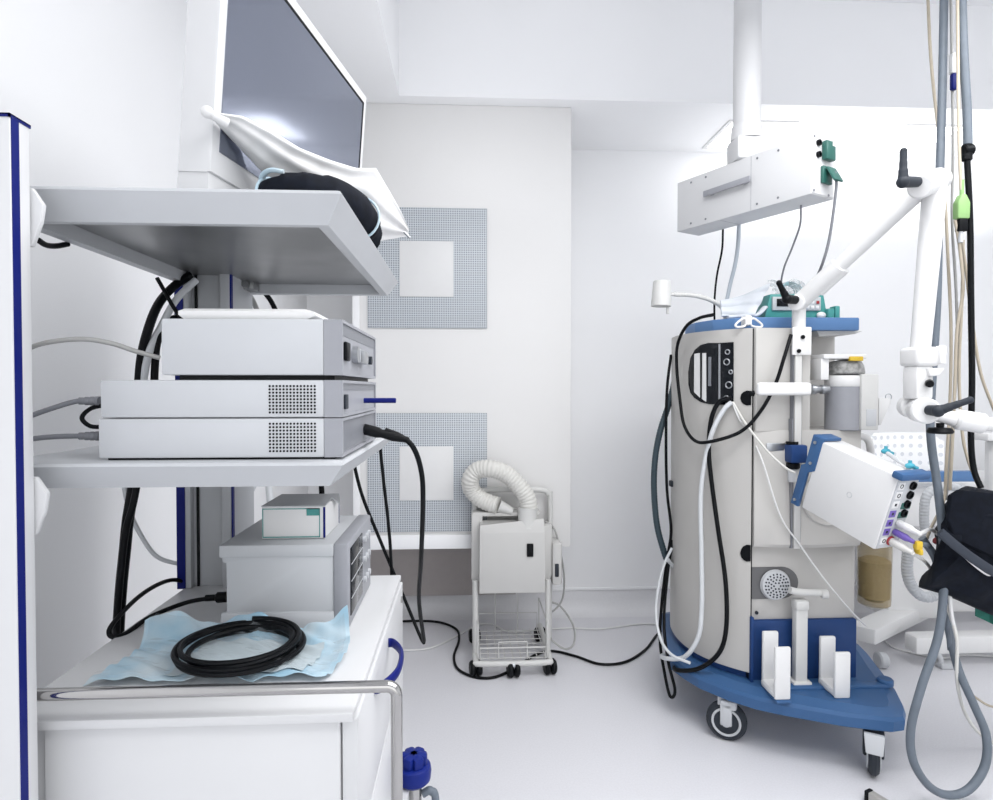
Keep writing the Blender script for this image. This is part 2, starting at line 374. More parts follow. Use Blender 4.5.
LOW = [(212, 119), (226, 134), (243, 152), (262, 172), (290, 198), (320, 216), (350, 232), (375, 242), (392, 239), (408, 236)]
def drape(u, v):
    a = interp(UPP, u); b = interp(LOW, u); th = v*2*math.pi; k = .5-.5*math.cos(th)
    Y = .88+.34*u
    d = math.sin(th)*(.004+.022*math.sin(math.pi*min(1, u*1.02))) + .004*math.sin(k*17+u*3)*min(1, u*3)*(1 if th < math.pi else -1)
    return PY(a[0]+(b[0]-a[0])*k, a[1]+(b[1]-a[1])*k, Y-d+.02*k)
t.add('folded_cover', MB().grid(drape, 48, 56), PLBAG, ang=75)
t.add('knob', MB().sphere(K, .0085).cyl(K, K+ax*.03, .006, .008), WHITE2)
t.add('tip', MB().cyl(PY(404, 232, 1.2), PY(410, 238, 1.2), .0025), STEEL)
# ------------------------------------------------------------------ device stack on lower shelf
def device(name, label, x0, z0, z1, y0=.815, y1=1.115, fx=-.163, bez=.024):
    t = Thing(name, label, 'medical device', ((x0+fx)/2, (y0+y1)/2, z0), 'boxed devices stacked on the lower shelf')
    t.add('case', MB().box(x0, fx-bez, y0, y1, z0, z1, .0025), LGREY)
    b = t.add('front_bezel', MB().loops([[V((fx-bez, y, z)) for y, z in r] for r in ([(y0, z0), (y1, z0), (y1, z1), (y0, z1)],)] +
        [[V((fx, y, z)) for y, z in [(y0, z0), (y1, z0), (y1, z1), (y0, z1)]], [V((fx, y, z)) for y, z in [(y0+.006, z0+.004), (y1-.006, z0+.004), (y1-.006, z1-.004), (y0+.006, z1-.004)]],
         [V((fx-.004, y, z)) for y, z in [(y0+.006, z0+.004), (y1-.006, z0+.004), (y1-.006, z1-.004), (y0+.006, z1-.004)]]]), PGREY)
    return t
ZS = 1.156
def holes(x0, x1, z0, z1, nx, nz, y=.8146):
    m = MB()
    for i in range(nx):
        for j in range(nz):
            x = x0+(x1-x0)*i/(nx-1); z = z0+(z1-z0)*j/(nz-1); m.cyl((x, y-.0002, z), (x, y+.0006, z), .0015, n=8)
    return m
zl0, zl1 = PY(200, 458, .815).z, PY(200, 418.6, .815).z
zm0, zm1 = PY(200, 417.6, .815).z, PY(200, 380, .815).z
zt0, zt1 = PY(200, 375, .815).z, PY(200, 318.5, .815).z
hx0, hx1 = PY(270, 430, .815).x, PY(315, 430, .815).x
bot = device('video_processor', 'bottom grey boxed device of the stack with a black cable plugged in its front', PY(98, 430, .815).x, max(zl0, ZS+.002), zl1)
bot.add('vent_holes', holes(hx0, hx1, PY(1, 452.5, .815).z, PY(1, 424.5, .815).z, 14, 9), BLACK)
bot.add('front_panel', MB().box(-.168, -.1655, .823, 1.107, zl0+.007, zl1-.005, 0), MGREY)
bot.add('foot_shade_strip', MB().box(-.47, -.175, .825, 1.1, ZS, ZS+.003, 0), BLACK)  # black strip draws the shadow line beneath the case
mid = device('light_source', 'middle grey boxed device of the stack with a blue stick in its front', PY(100, 400, .815).x, zm0, zm1)
mid.add('vent_holes', holes(hx0, hx1, PY(1, 413, .815).z, PY(1, 386, .815).z, 14, 9), BLACK)
mid.add('front_panel', MB().box(-.168, -.1655, .823, 1.107, zm0+.004, zm1-.014, 0), PGREY)
mid.add('dark_band', MB().box(-.168, -.165, .823, 1.107, zm1-.014, zm1-.004, 0), MGREY)
mid.add('front_slot', MB().box(-.1655, -.1625, .835, .855, zm0+.010, zm0+.030, .001), DGREY)
stz = PY(382, 400.5, 1.0).z
single('blue_stick', MB().cyl((-.168, 1.0, stz), (PY(396, 400, 1.0).x, 1.0, stz), .0042, n=12, bev=.001), NAVY, 'short dark blue stick poking out of the middle stacked device', 'stick', (-.163, 1.0, stz))
top = device('insufflator', 'top grey boxed device of the stack, shorter, with power switch and white tray on it', PY(161, 350, .815).x, zt0, zt1)
top.add('foot_shade_strip', MB().box(PY(176, 377, .815).x, -.175, .825, 1.10, zt0-.0075, zt0, 0), BLACK)
top.add('front_panel', MB().box(-.168, -.1655, .823, 1.107, zt0+.004, zt1-.020, 0), PGREY)
top.add('dark_band', MB().box(-.168, -.165, .823, 1.107, zt1-.020, zt1-.004, 0), MGREY)
top.add('power_switch', MB().box(-.1655, -.1605, .835, .862, zt0+.020, zt0+.046, .002), BLACK)
top.add('socket', MB().box(-.1655, -.155, .915, .985, zt0+.020, zt0+.042, .004).cyl((-.165, .905, zt0+.032), (-.157, .905, zt0+.032), .012), STEEL)
top.add('button', MB().cyl((-.166, 1.05, zt0+.03), (-.160, 1.05, zt0+.03), .007), DGREY)
a = PY(180, 316, .83); b = PY(303, 316, .83)
t = Thing('instrument_tray', 'thin white rounded tray lying on top of the uppermost stacked device', 'tray', ((a.x+b.x)/2, .93, zt1))
t.add('tray', MB().loops([rect(a.x+.006, b.x+.003, .829, 1.10, zt1+.0005), rect(a.x, b.x+.018, .825, 1.105, zt1+.006), rect(a.x, b.x+.016, .825, 1.105, zt1+.011), rect(a.x+.006, b.x+.003, .831, 1.10, zt1+.015), rect(a.x+.012, b.x-.003, .837, 1.09, zt1+.0155), rect(a.x+.014, b.x-.006, .84, 1.088, zt1+.011)]), WHITE2)
# ------------------------------------------------------------------ generator on the cart top
g0 = PY(222, 630, 1.06); gx0, gx1 = g0.x, PY(349, 600, 1.06).x; gz1 = PY(222, 545, 1.06).z; GY0, GY1 = 1.06, 1.30
gen = Thing('electrosurgical_generator', 'pale grey boxy generator with a dark glass front standing on the cart top', 'medical device', ((gx0+gx1)/2, 1.18, CT))
gen.add('case', MB().prism([(gx0+.004, GY0, CT+.003), (gx1-.026, GY0, CT+.003), (gx1-.026, GY0, gz1-.002), (gx0+.002, GY0, gz1-.002), (gx0+.002, GY0, gz1-.03), (gx0+.008, GY0+.0, gz1-.032), (gx0+.008, GY0, CT+.035), (gx0+.002, GY0, CT+.03)], (0, GY1-GY0, 0), bev=.0015), LGREY)
gen.add('lid', MB().prism([(gx0-.003, GY0-.004, gz1-.022), (gx1-.025, GY0-.004, gz1-.022), (gx1-.025, GY0-.004, gz1), (gx0-.003, GY0-.004, gz1)], (0, GY1-GY0, 0), bev=.003), LGREY)
gen.add('lower_skirt', MB().prism([(gx0, GY0-.012, CT+.003), (gx1-.025, GY0-.012, CT+.003), (gx1-.025, GY0-.004, CT+.034), (gx0, GY0-.004, CT+.034)], (0, .03, 0), bev=.0015), LGREY)
fb = gen.add('front_frame', MB().box(gx1-.026, gx1, GY0-.004, GY1, CT+.001, gz1+.001, .004), PGREY)
gen.add('glass_panel', MB().box(gx1-.001, gx1+.002, GY0+.012, GY1-.11, CT+.02, gz1-.012, .002), GLASSD, fb)
for i in range(3):
    for j in range(3): gen.add('button', MB().cyl((gx1-.001, GY1-.085+.026*i, CT+.04+.04*j), (gx1+.005, GY1-.085+.026*i, CT+.04+.04*j), .006, n=14), LGREY, fb)
m = MB()
for i in range(3): m.box(gx1+.0015, gx1+.0028, GY0+.013, GY1-.111, CT+.05+i*.03, CT+.0512+i*.03, 0)
gen.add('panel_lines', m, LGREY, fb)
for (fx_, fy_) in ((gx1-.02, 1.1), (gx1-.02, 1.27), (gx0+.03, 1.1), (gx0+.03, 1.27)): gen.add('foot', MB().cyl((fx_, fy_, CT), (fx_, fy_, CT+.004), .01), BLACK)
# carton
k0 = PY(262, 540, 1.095); kx0, kx1 = k0.x, PY(325, 540, 1.095).x; kz0 = gz1+.001; kz1 = PY(262, 507, 1.095).z
t = Thing('carton', 'small white carton with green border and torn open flap on the generator', 'box', ((kx0+kx1)/2, 1.15, kz0))
t.add('box_body', MB().box(kx0, kx1, 1.095, 1.215, kz0, kz1, .0008), WHITE2)
gb = MB(); y = 1.0943
for (xa, xb, za, zb) in ((kx0+.001, kx1-.009, kz0+.002, kz0+.0038), (kx0+.001, kx1-.009, kz1-.0045, kz1-.003), (kx0+.001, kx0+.0025, kz0+.002, kz1-.003), (kx1-.010, kx1-.0085, kz0+.002, kz1-.003), (kx1-.032, kx1-.009, kz1-.016, kz1-.003)):
    gb.box(xa, xb, y, y+.0008, za, zb, 0)
t.add('green_border', gb, TEAL); t.add('blue_edge', MB().box(kx1-.003, kx1+.0006, 1.0942, 1.097, kz0+.001, kz1-.001, 0).box(kx1-.001, kx1+.0006, 1.213, 1.2155, kz0+.001, kz1+.002, 0), NAVY)
t.add('flap', MB().prism([(kx0-.001, 1.094, kz1+.0005), (kx1+.001, 1.094, kz1+.0005), (kx1+.001, 1.15, kz1+.004), (kx1+.012, 1.17, kz1-.012), (kx1+.001, 1.215, kz1+.001), (kx0-.001, 1.215, kz1+.001)], (0, 0, .0012)), LGREY)
# ------------------------------------------------------------------ pouch with coiled cable on the cart top
def pouch(u, v, dz=0, sc_=1.0):
    x = -.535+(.335)*u; y = .872+.158*v
    x += .03*math.sin(v*2.2)-.02*v; y += .02*math.sin(u*5)*v
    z = CT+.002+.010*abs(math.sin(u*9+v*4))*(.3+abs(v-.5))+.005*math.sin(u*23+v*17)**2+dz
    if v > .82: z += (v-.82)*.12*(1+.5*math.sin(u*14))+(.006*(v-.82)*5 if u > .8 else 0)
    if u > .93: z += (u-.93)*.22*v
    return V((x, y, z))
t = Thing('sterile_pouch', 'crumpled pale blue and clear pouch lying flat on the cart top', 'pouch', (-.36, .96, CT))
t.add('backing_sheet', MB().grid(lambda u, v: pouch(u, v, 0), 46, 36, .0006), PADB, ang=80)
t.add('white_pad', MB().grid(lambda u, v: pouch(.30+.58*u, .08+.66*v, .0035), 30, 24, .0006), PADW, ang=80)
t.add('clear_film', MB().grid(lambda u, v: pouch(.02+.96*u, .02+.94*v, .006+.006*math.sin(math.pi*u)*math.sin(math.pi*v)+.004*math.sin(u*31)*math.sin(v*27)), 60, 50), FILM, ang=80)
cc = PZ(238, 655, CT+.012)
m = MB()
pts = []
for i in range(150):
    a = i/150*2*math.pi*5.3; r = .082+.010*math.sin(a*.37+1)+.005*math.sin(i*.23)
    pts.append((cc.x+r*math.cos(a), cc.y+r*1.0*math.sin(a)*.98, CT+.022+.008*(i/150)+.005*math.sin(a*.61)))
m.tube(pts, .0042, n=8, smooth=3)
single('coiled_cable', m, BLACK, 'black cable coiled in a ring on the blue pouch', 'cable', (cc.x, cc.y, CT))
# ------------------------------------------------------------------ cables around the cart
def cable(name, label, pts, r, material, cat='cable', **kw):
    P = [p if isinstance(p, Vector) else PY(*p) for p in pts]
    return single(name, MB().tube(P, r, **kw), material, label, cat, P[0])
t = Thing('front_cable', 'black cable from the bottom device front plug hanging down past the lower shelf edge', 'cable', (-.16, 1.0, 1.18))
pz = zl0+.030
P = [PY(372, 429, 1.0), PY(385, 430, 1.0), PY(400, 436, 1.0), PY(413, 447, 1.0), PY(421, 470, 1.02), PY(423, 500, 1.05), PY(421, 560, 1.15), PY(419, 600, 1.25), PY(424, 641, 1.35)]
t.add('plug', MB().lathe([(0, 0), (.009, 0), (.009, .022), (.007, .03), (.008, .05), (.0045, .075), (0, .075)], V((-.166, 1.0, P[0].z)), P[2]-P[0]), BLACK)
t.add('cord', MB().tube(P[1:], .0044), BLACK)
cable('hanging_cable', 'black cable hanging diagonally from under the lower shelf to the floor', [(352, 455, 1.37), (362, 495, 1.39), (380, 540, 1.42), (405, 600, 1.42), (420, 636, 1.40), (424, 643, 1.38)], .0040, BLACK)
cable('hanging_cable', 'black cable hanging steeply from the right rear of the lower shelf', [(380, 446, 1.37), (384, 485, 1.39), (388, 520, 1.40), (391, 560, 1.42), (391, 600, 1.43), (380, 640, 1.44)], .0038, BLACK)
cable('cable_bundle', 'thick black cable bundle hanging behind the cart beside the left wall', [(135, 470, 1.15), (133, 490, 1.15), (128, 520, 1.15), (125, 550, 1.15), (121, 590, 1.15), (118, 640, 1.15), (117, 700, 1.15)], .010, BLACK)
cable('cable_bundle', 'thin black cable twisting around the thick bundle under the lower shelf', [(139, 475, 1.14), (133, 505, 1.13), (126, 530, 1.13), (121, 570, 1.13), (117, 620, 1.13), (116, 680, 1.13)], .006, BLACK)
cable('wall_cable', 'pale cable drooping on the wall between bundle and far column', [(123, 480, 1.25), (128, 505, 1.26), (138, 530, 1.28), (155, 555, 1.30), (175, 563, 1.32), (190, 563, 1.33)], .0045, WHOSE)
t = Thing('power_cord', 'black power cord looping from the generator plug over the cart edge', 'cable', (gx0, 1.15, CT))
p0 = PY(224, 597, 1.17)
P = [p0, PY(210, 598, 1.17), PY(185, 603, 1.17), PY(150, 617, 1.12), PY(125, 634, 1.06), PY(111, 636, 1.05), PY(112, 625, 1.07), PY(135, 600, 1.15), PY(155, 586, 1.22), PY(172, 580, 1.28), PY(187, 582, 1.31)]
t.add('plug', MB().lathe([(0, 0), (.010, 0), (.010, .018), (.006, .022), (.006, .04), (0, .04)], P[0]+V((.006, 0, 0)), (-1, 0, -.04)), BLACK)
t.add('cord', MB().tube(P[1:], .0042), BLACK)
cable('rear_hose', 'thick black hose curving down behind the top device under the upper shelf', [(190, 275, 1.28), (172, 288, 1.25), (158, 305, 1.22), (148, 330, 1.2), (141, 360, 1.2), (138, 400, 1.2), (136, 440, 1.2)], .0085, BLACK)
cable('rear_hose', 'white hose curving down beside the thick black hose behind the stack', [(196, 280, 1.27), (176, 300, 1.24), (162, 325, 1.22), (150, 350, 1.2), (143, 385, 1.2), (140, 440, 1.2)], .007, WHOSE)
cable('rear_hose', 'short black hose dropping vertically behind the top device', [(205, 315, 1.3), (170, 320, 1.24), (158, 340, 1.21), (155, 365, 1.21), (154, 400, 1.21), (154, 440, 1.21)], .007, BLACK)
cable('rear_cable', 'thin black cable crossing diagonally under the rear of the upper shelf', [(157, 278, 1.22), (165, 292, 1.22), (174, 308, 1.22), (186, 325, 1.22)], .004, BLACK)
cable('short_cable', 'black cable visible below the upper shelf by the near column', [(38, 240, .88), (46, 245, .9), (56, 246, .92), (68, 244, .94)], .004, BLACK)
cable('rear_cable', 'black cable dropping behind the white tray to the right of the far column', [(256, 270, 1.44), (262, 288, 1.46), (272, 303, 1.47), (282, 325, 1.47)], .006, BLACK)
cable('rear_cable', 'pale grey cable dropping behind the white tray near the far column', [(236, 272, 1.46), (246, 290, 1.47), (254, 303, 1.48), (262, 325, 1.48)], .006, LHOSE)
cable('signal_cable', 'light grey cable arching from the near column to the back of the top device', [(22, 351, .84), (45, 343, .84), (80, 339, .85), (110, 343, .86), (135, 351, .87), (160, 358, .88)], .0033, LHOSE)
single('cable_plug', MB().box(-.415, -.405, .872, .888, PY(160, 358, .88).z-.007, PY(160, 358, .88).z+.007, .001), LGREY, 'small pale plug at the back of the top stacked device', 'plug', (-.41, .88, 1.29))
for (yy, lab) in ((401, 'upper dark grey cable with ribbed plug in the back of the middle device'), (436, 'lower dark grey cable with ribbed plug in the back of the bottom device')):
    t = Thing('mains_cable', lab, 'cable', PY(98, yy, .86), 'grey mains cables behind the stack')
    e = PY(100, yy, .86)
    t.add('cord', MB().tube([PY(22, yy+18, .84) if yy < 420 else PY(22, yy+4, .84), PY(50, yy+8, .85) if yy < 420 else PY(50, yy+1, .85), PY(78, yy, .86), e], .0035), MGREY)
    t.add('plug', MB().lathe([(0, 0), (.0065, 0), (.0065, .005), (.005, .006), (.0062, .008), (.0062, .012), (.0045, .013), (.0058, .015), (.0058, .019), (.004, .020), (.005, .022), (.005, .027), (0, .027)], e, (-1, 0, 0), n=14), MGREY)
cable('loop_cable', 'black cable loop joining the backs of the middle and bottom devices', [(104, 405, .86), (90, 409, .86), (82, 418, .86), (90, 426, .86), (104, 427, .86)], .003, BLACK)
cable('wall_hose', 'pale hose hanging behind the cart seen right of the far column', [(236, 500, 2.4), (248, 494, 2.4), (256, 480, 2.4), (262, 455, 2.4)], .012, WHOSE)
cable('wall_hose', 'second pale hose hanging under the lower shelf near the carton', [(271, 510, 2.0), (269, 490, 2.0), (267, 460, 2.0)], .011, WHOSE)
cable('rear_cable', 'short black cable rising behind the open carton', [(322, 497, 1.36), (321, 480, 1.36), (319, 455, 1.36)], .006, BLACK)
# ------------------------------------------------------------------ warming unit trolley
WY = 2.66
wu = Thing('patient_warmer', 'cream wheeled patient warmer with thick corrugated hose standing by the back wall', 'medical device', PY(513, 680, 2.61)*V((1, 1, 0)) if False else (PY(513, 680, 2.75).x, 2.8, 0))
def prect(x0, x1, y0, y1, Y):
    a = PY(x0, y1, Y); b = PY(x1, y0, Y); return a.x, b.x, a.z, b.z
x0, x1, z0, z1 = prect(479.5, 545.5, 524.5, 594, WY)
wu.add('front_housing', MB().loops([[V((x0+.004, WY+.1, z0+.02)), V((x1-.004, WY+.1, z0+.02)), V((x1-.004, WY+.1, z1+.0)), V((x0+.004, WY+.1, z1+.0))],
   [V((x0, WY+.03, z0-.0)), V((x1, WY+.03, z0)), V((x1-.004, WY+.03, z1+.02)), V((x0+.004, WY+.03, z1-.008))],
   [V((x0, WY+.004, z0-.0)), V((x1, WY+.004, z0)), V((x1-.002, WY+.012, z1-.035)), V((x0+.002, WY+.012, z1-.035))],
   [V((x0+.006, WY, z0+.006)), V((x1-.006, WY, z0+.006)), V((x1-.008, WY+.01, z1-.042)), V((x0+.008, WY+.01, z1-.042))]]), BEIGE_L)
sx0, sx1, sz0, sz1 = prect(471.5, 552, 512, 582, WY+.08)
wu.add('rear_shell', MB().prism([(sx0, WY+.08, sz0+.01), (sx0+.02, WY+.08, sz0), (sx1-.01, WY+.08, sz0), (sx1, WY+.08, sz0+.03), (sx1, WY+.08, sz1-.06), (sx1-.05, WY+.08, sz1-.065), (sx0+.05, WY+.08, sz1-.065), (sx0+.05, WY+.08, sz1-.018), (sx1-.06, WY+.08, sz1-.018), (sx1-.05, WY+.08, sz1), (sx0+.006, WY+.08, sz1), (sx0, WY+.08, sz1-.01)], (0, .10, 0), bev=.004), BEIGE_L)
r0, r1, q0, q1 = prect(527, 533.5, 544, 557, WY)
wu.add('rocker_switch', MB().box(r0, r1, WY-.002, WY+.02, q0, q1, .003), BLACK, label='black rocker switch')
a0, a1, c0, c1 = prect(551, 561, 541, 583, WY+.1)
pod = wu.add('side_pod', MB().box(a0, a1, WY+.06, WY+.18, c0, c1, .012), BEIGE_L)
wu.add('pod_socket', MB().box(a0+.012, a0+.03, WY+.055, WY+.07, c0+.04, c0+.10, .004), DGREY, pod)
HY = WY+.06
cb = PY(527.5, 527, HY); ct = PY(528.5, 507, HY)
wu.add('hose_collar', MB().lathe([(.046, 0), (.042, .01), (.043, (ct.z-cb.z)), (.038, (ct.z-cb.z)), (0, ct.z-cb.z)], (cb.x, HY, cb.z)), CREAM)
hp = [PY(529, 509, HY), PY(527, 498, HY), PY(518, 485, HY), PY(506, 474, HY), PY(492, 469, HY), PY(478, 470, HY+.02), PY(470.5, 479, HY+.03), PY(472, 490, HY+.05), PY(481, 499, HY+.05), PY(492, 504, HY+.04), PY(499, 506, HY+.03)]
wu.add('corrugated_hose', MB().tube(hp, .039, n=20, corr=.05, pitch=.015), CREAM2, ang=80)
wu.add('hose_nozzle', MB().cyl(hp[-1], hp[-1]+V((.06, -.0, -.025)), .028, .018), CREAM)
def tb(pts, r=.011): return MB().tube(pts, r, n=12, smooth=6)
fl, fr = PY(475.5, 600, WY+.04).x, PY(548, 600, WY+.04).x
zt = PY(510, 490, WY+.155).z; zb = PY(510, 657, WY-.01).z
wu.add('frame_hoop', tb([(fl, WY+.155, zb), (fl, WY+.155, zt-.06), (fl+.01, WY+.155, zt-.015), (fl+.05, WY+.155, zt), (fr-.03, WY+.155, zt), (fr+.015, WY+.155, zt-.02), (fr+.025, WY+.155, zt-.07), (fr+.02, WY+.155, zb)], .013), CREAM)
wu.add('frame_leg', tb([(fl, WY+.04, sz0+.02), (fl, WY+.04, zb)], .012), CREAM); wu.add('frame_leg', tb([(fr, WY+.04, sz0+.02), (fr, WY+.04, zb)], .012), CREAM)
wu.add('bottom_frame', tb([(fl, WY+.34, zb), (fl, WY+.1, zb-.005), (fl+.0, WY-.02, zb-.01), (fl+.03, WY-.045, zb-.012), (fr-.03, WY-.045, zb-.012), (fr, WY-.02, zb-.01), (fr, WY+.1, zb-.005), (fr, WY+.34, zb)], .013), CREAM)
m = MB()
for i in range(9):
    x = fl+.02+(fr-fl-.04)*i/8; m.tube([(x, WY-.03, zb+.0), (x, WY+.30, zb+.0)], .0022, n=6, raw=True)
for j in range(7):
    y = WY-.02+.05*j; m.tube([(fl, y, zb), (fr, y, zb)], .0022, n=6, raw=True)
for (xa, xb, y, h) in ((fl+.02, fr-.02, WY-.03, .05), (fl+.02, fr-.02, WY+.30, .08), (fl+.1, fl+.21, WY+.30, .26), (fl+.1, fr-.1, WY-.03, .075)):
    m.tube([(xa, y, zb), (xa, y, zb+h), (xb, y, zb+h), (xb, y, zb)], .003, n=8, raw=True)
for x in (fl+.01, fr-.01):
    m.tube([(x, WY-.02, zb), (x, WY-.02, zb+.15), (x, WY+.3, zb+.15), (x, WY+.3, zb)], .003, n=8, raw=True)
wu.add('wire_basket', m, CREAM)
for (x, y) in ((fl, WY-.03), ((fl+fr)/2+.0, WY-.05), (fr, WY-.03), (fl, WY+.32), (fr, WY+.32)):
    cs = wu.add('caster', MB().cyl((x, y, .055), (x, y, zb-.01), .007, n=10).sphere((x, y, .052), .016), STEEL)
    wu.add('wheel', MB().cyl((x-.026, y, .033), (x-.002, y+.004, .033), .033, bev=.007).cyl((x+.002, y+.005, .033), (x+.026, y+.009, .033), .033, bev=.007), BLACK, cs)
cable('warmer_cord', 'grey mains cord looping beside the right leg of the patient warmer', [(545, 521, 2.8), (553, 527, 2.8), (558, 541, 2.8), (564, 575, 2.86), (562, 600, 2.9), (551, 612, 2.9), (549, 603, 2.9), (560, 606, 2.9), (573, 625, 2.86), (574, 643, 2.75), (565, 649, 2.7), (552, 640, 2.72), (546, 630, 2.74)], .0045, LHOSE)
# floor cables
fz = .006
def floorcable(name, label, pts, r, material): return single(name, MB().tube([p if isinstance(p, Vector) else PZ(p[0], p[1], r+.001) for p in pts], r), material, label, 'cable', (0, 0, 0) if False else PZ(pts[0][0], pts[0][1], 0))
floorcable('floor_cable', 'long black cable snaking over the floor from the cart past the warmer to the machine', [(385, 623), (410, 621), (438, 622), (456, 629), (459, 640), (454, 656), (458, 669), (475, 677), (495, 677), (515, 668), (535, 655), (552, 651), (575, 656), (600, 664), (625, 662), (645, 650), (656, 636), (664, 628)], .006, BLACK)
floorcable('floor_cable', 'thin white cable on the floor running behind the warmer towards the back wall', [(375, 645), (400, 650), (430, 648), (455, 637), (475, 626), (492, 624), (510, 632), (540, 630), (570, 628), (600, 629), (640, 624), (668, 625)], .0045, WHITE2)
floorcable('floor_cable', 'thin white cable under the right edge of the large machine base trailing right', [(872, 625), (890, 645), (910, 652), (940, 658), (965, 655), (990, 656), (1015, 658)], .005, WHITE2)
# ------------------------------------------------------------------ ceiling pendant
Yr, Yl = 1.9, 2.39
R_ = PY(811, 192.5, Yr); L_ = PY(677, 233, Yl); zb = (R_.z+L_.z)/2; u = V((R_.x-L_.x, R_.y-L_.y, 0)); LEN = u.length; u.normalize(); w = V((-u.y, u.x, 0))
PM = frame(V((L_.x, L_.y, zb)), u, w, V((0, 0, 1)))
pen = Thing('ceiling_pendant', 'long white ceiling mounted supply box on a white column above the large machine', 'supply unit', PM @ V((LEN/2, .065, 0)))
H = .193; Wd = .125
pen.add('housing', MB().box(0, LEN, 0, Wd, 0, H, .003, PM), WHITE)
pen.add('end_plate', MB().box(LEN-.001, LEN+.003, .004, Wd-.004, .004, H-.004, .001, PM), WHITE)
cc = V((PY(747, 100, 2.17).x, 2.17, 0))
pen.add('flange', MB().box(-.055, .055, -.05, .05, zb+H, zb+H+.085, .012, Matrix.Translation(cc)), WHITE)
pen.add('column', MB().cyl((cc.x, cc.y, zb+H+.08), (cc.x, cc.y, 3.05), .047, n=32).cyl((cc.x, cc.y, zb+H+.08), (cc.x, cc.y, zb+H+.13), .056, .052, n=32), WHITE)
pen.add('handle', MB().box(.145, .345, -.022, -.014, .095, .117, .002, PM).box(.165, .18, -.015, 0, .098, .113, .002, PM).box(.31, .325, -.015, 0, .098, .113, .002, PM), PGREY, label='grey bar handle')
m = MB()
for (x, z) in ((.07, .175), (.14, .175), (.07, .018), (.14, .018), (.36, .175), (.44, .175), (.36, .018), (.44, .018)):
    p = PM @ V((x, 0, z)); m.cyl(p, p-w*.0015, .004, n=10)
for (y, z) in ((.01, .183), (.115, .183), (.01, .012), (.09, .008)):
    p = PM @ V((LEN+.003, y, z)); m.cyl(p, p+u*.002, .004, n=10)
pen.add('screws', m, MGREY)
pen.add('seam', MB().box(.335, .336, -.0006, .002, .002, H-.002, 0, PM).box(.20, .201, .01, Wd-.01, -.0006, 0, 0, PM), PGREY)
pen.add('socket_cover', MB().box(LEN+.003, LEN+.022, .05, .10, .115, .175, .004, PM), GREEN)
s2 = pen.add('socket', MB().box(LEN+.003, LEN+.014, .045, .095, .04, .095, .003, PM), GREEN)
pen.add('lifted_lid', MB().box(0, .055, -.024, .024, 0, .007, .002, PM @ Matrix.Translation((LEN+.016, .075, .088)) @ Matrix.Rotation(math.radians(62), 4, 'Y')), TEAL if False else GREEN, s2)
pen.add('label_plate', MB().box(LEN+.0215, LEN+.0228, .080, .096, .160, .172, 0, PM), WHITE2)
m = MB()
for z in (.165, .128):
    p = PM @ V((LEN+.003, .03, z)); m.lathe([(0, 0), (.010, 0), (.010, .008), (.006, .008), (.006, .004), (0, .004)], p, u, 16)
pen.add('gas_outlets', m, BLACK)
pp = PM @ V((LEN+.03, .08, .055)); py = pp.y
cable('pendant_cable', 'dark grey cable with plug from the green pendant socket down to the teal pump', [pp+V((0, 0, .02)), pp, pp+V((.005, 0, -.03)), PY(830, 235, py+.03), PY(823, 262, py+.06), PY(814, 284, py+.15), PY(806, 306, 2.2)], .0045, MGREY)
cable('pendant_cable', 'thin grey cable bowed between the pendant middle and the clear bag', [(801, 205, 2.02), (800, 225, 2.03), (792, 248, 2.1), (784, 268, 2.15), (781, 285, 2.2), (781, 308, 2.3)], .0032, MGREY)
cable('pendant_cable', 'dark thin cable hanging straight from the left end of the pendant', [(723, 228, 2.36), (722, 250, 2.36), (717, 275, 2.38), (714.5, 300, 2.4), (714.5, 322, 2.42)], .004, BLACK)
cable('pendant_hose', 'pale blue grey hose hanging from the pendant to the face mask', [(739, 225, 2.3), (738, 245, 2.3), (735, 265, 2.32), (730, 285, 2.35), (726, 305, 2.36)], .0075, mat('pale_blue_hose', (.60, .66, .74), .4))
# ------------------------------------------------------------------ anaesthesia machine
ZBT, ZBB = .205, .155
outl = [(665, 638), (666, 647), (669, 657), (683, 667), (698, 676), (727.6, 688), (757, 697), (786, 703), (815, 708), (844, 713), (870, 716), (894, 718.5), (905, 717)]
front = [PZ(x, y, ZBT) for x, y in outl]
right = [PZ(x, y, ZBT) for x, y in ((906, 711), (904, 704), (897, 690), (882, 670.5), (868, 653), (859, 644))]
back = [V((1.60, 2.66, ZBT)), V((1.50, 2.82, ZBT)), V((1.10, 2.85, ZBT)), V((.90, 2.78, ZBT))]
OUT = front+right+back
cen = sum(OUT, V())/len(OUT)
am = Thing('anaesthesia_machine', 'large warm grey anaesthesia machine on a steel blue wheeled base', 'medical machine', (cen.x, cen.y, 0))
def ring(z, s=0):
    return [V((p.x, p.y, z))+(V((cen.x, cen.y, 0))-V((p.x, p.y, 0))).normalized()*s for p in OUT]
am.add('base', MB().loops([ring(ZBB, .012), ring(ZBB+.006, .002), ring(ZBT-.012, 0), ring(ZBT, .006), ring(ZBT+.010, .045), ring(ZBT+.012, .05)]), SLATE, ang=14)
am.add('under_box', MB().box(PY(757, 718, 2.08).x, PY(827, 718, 2.08).x, 2.10, 2.6, .128, .16, .004), SLATE_D)
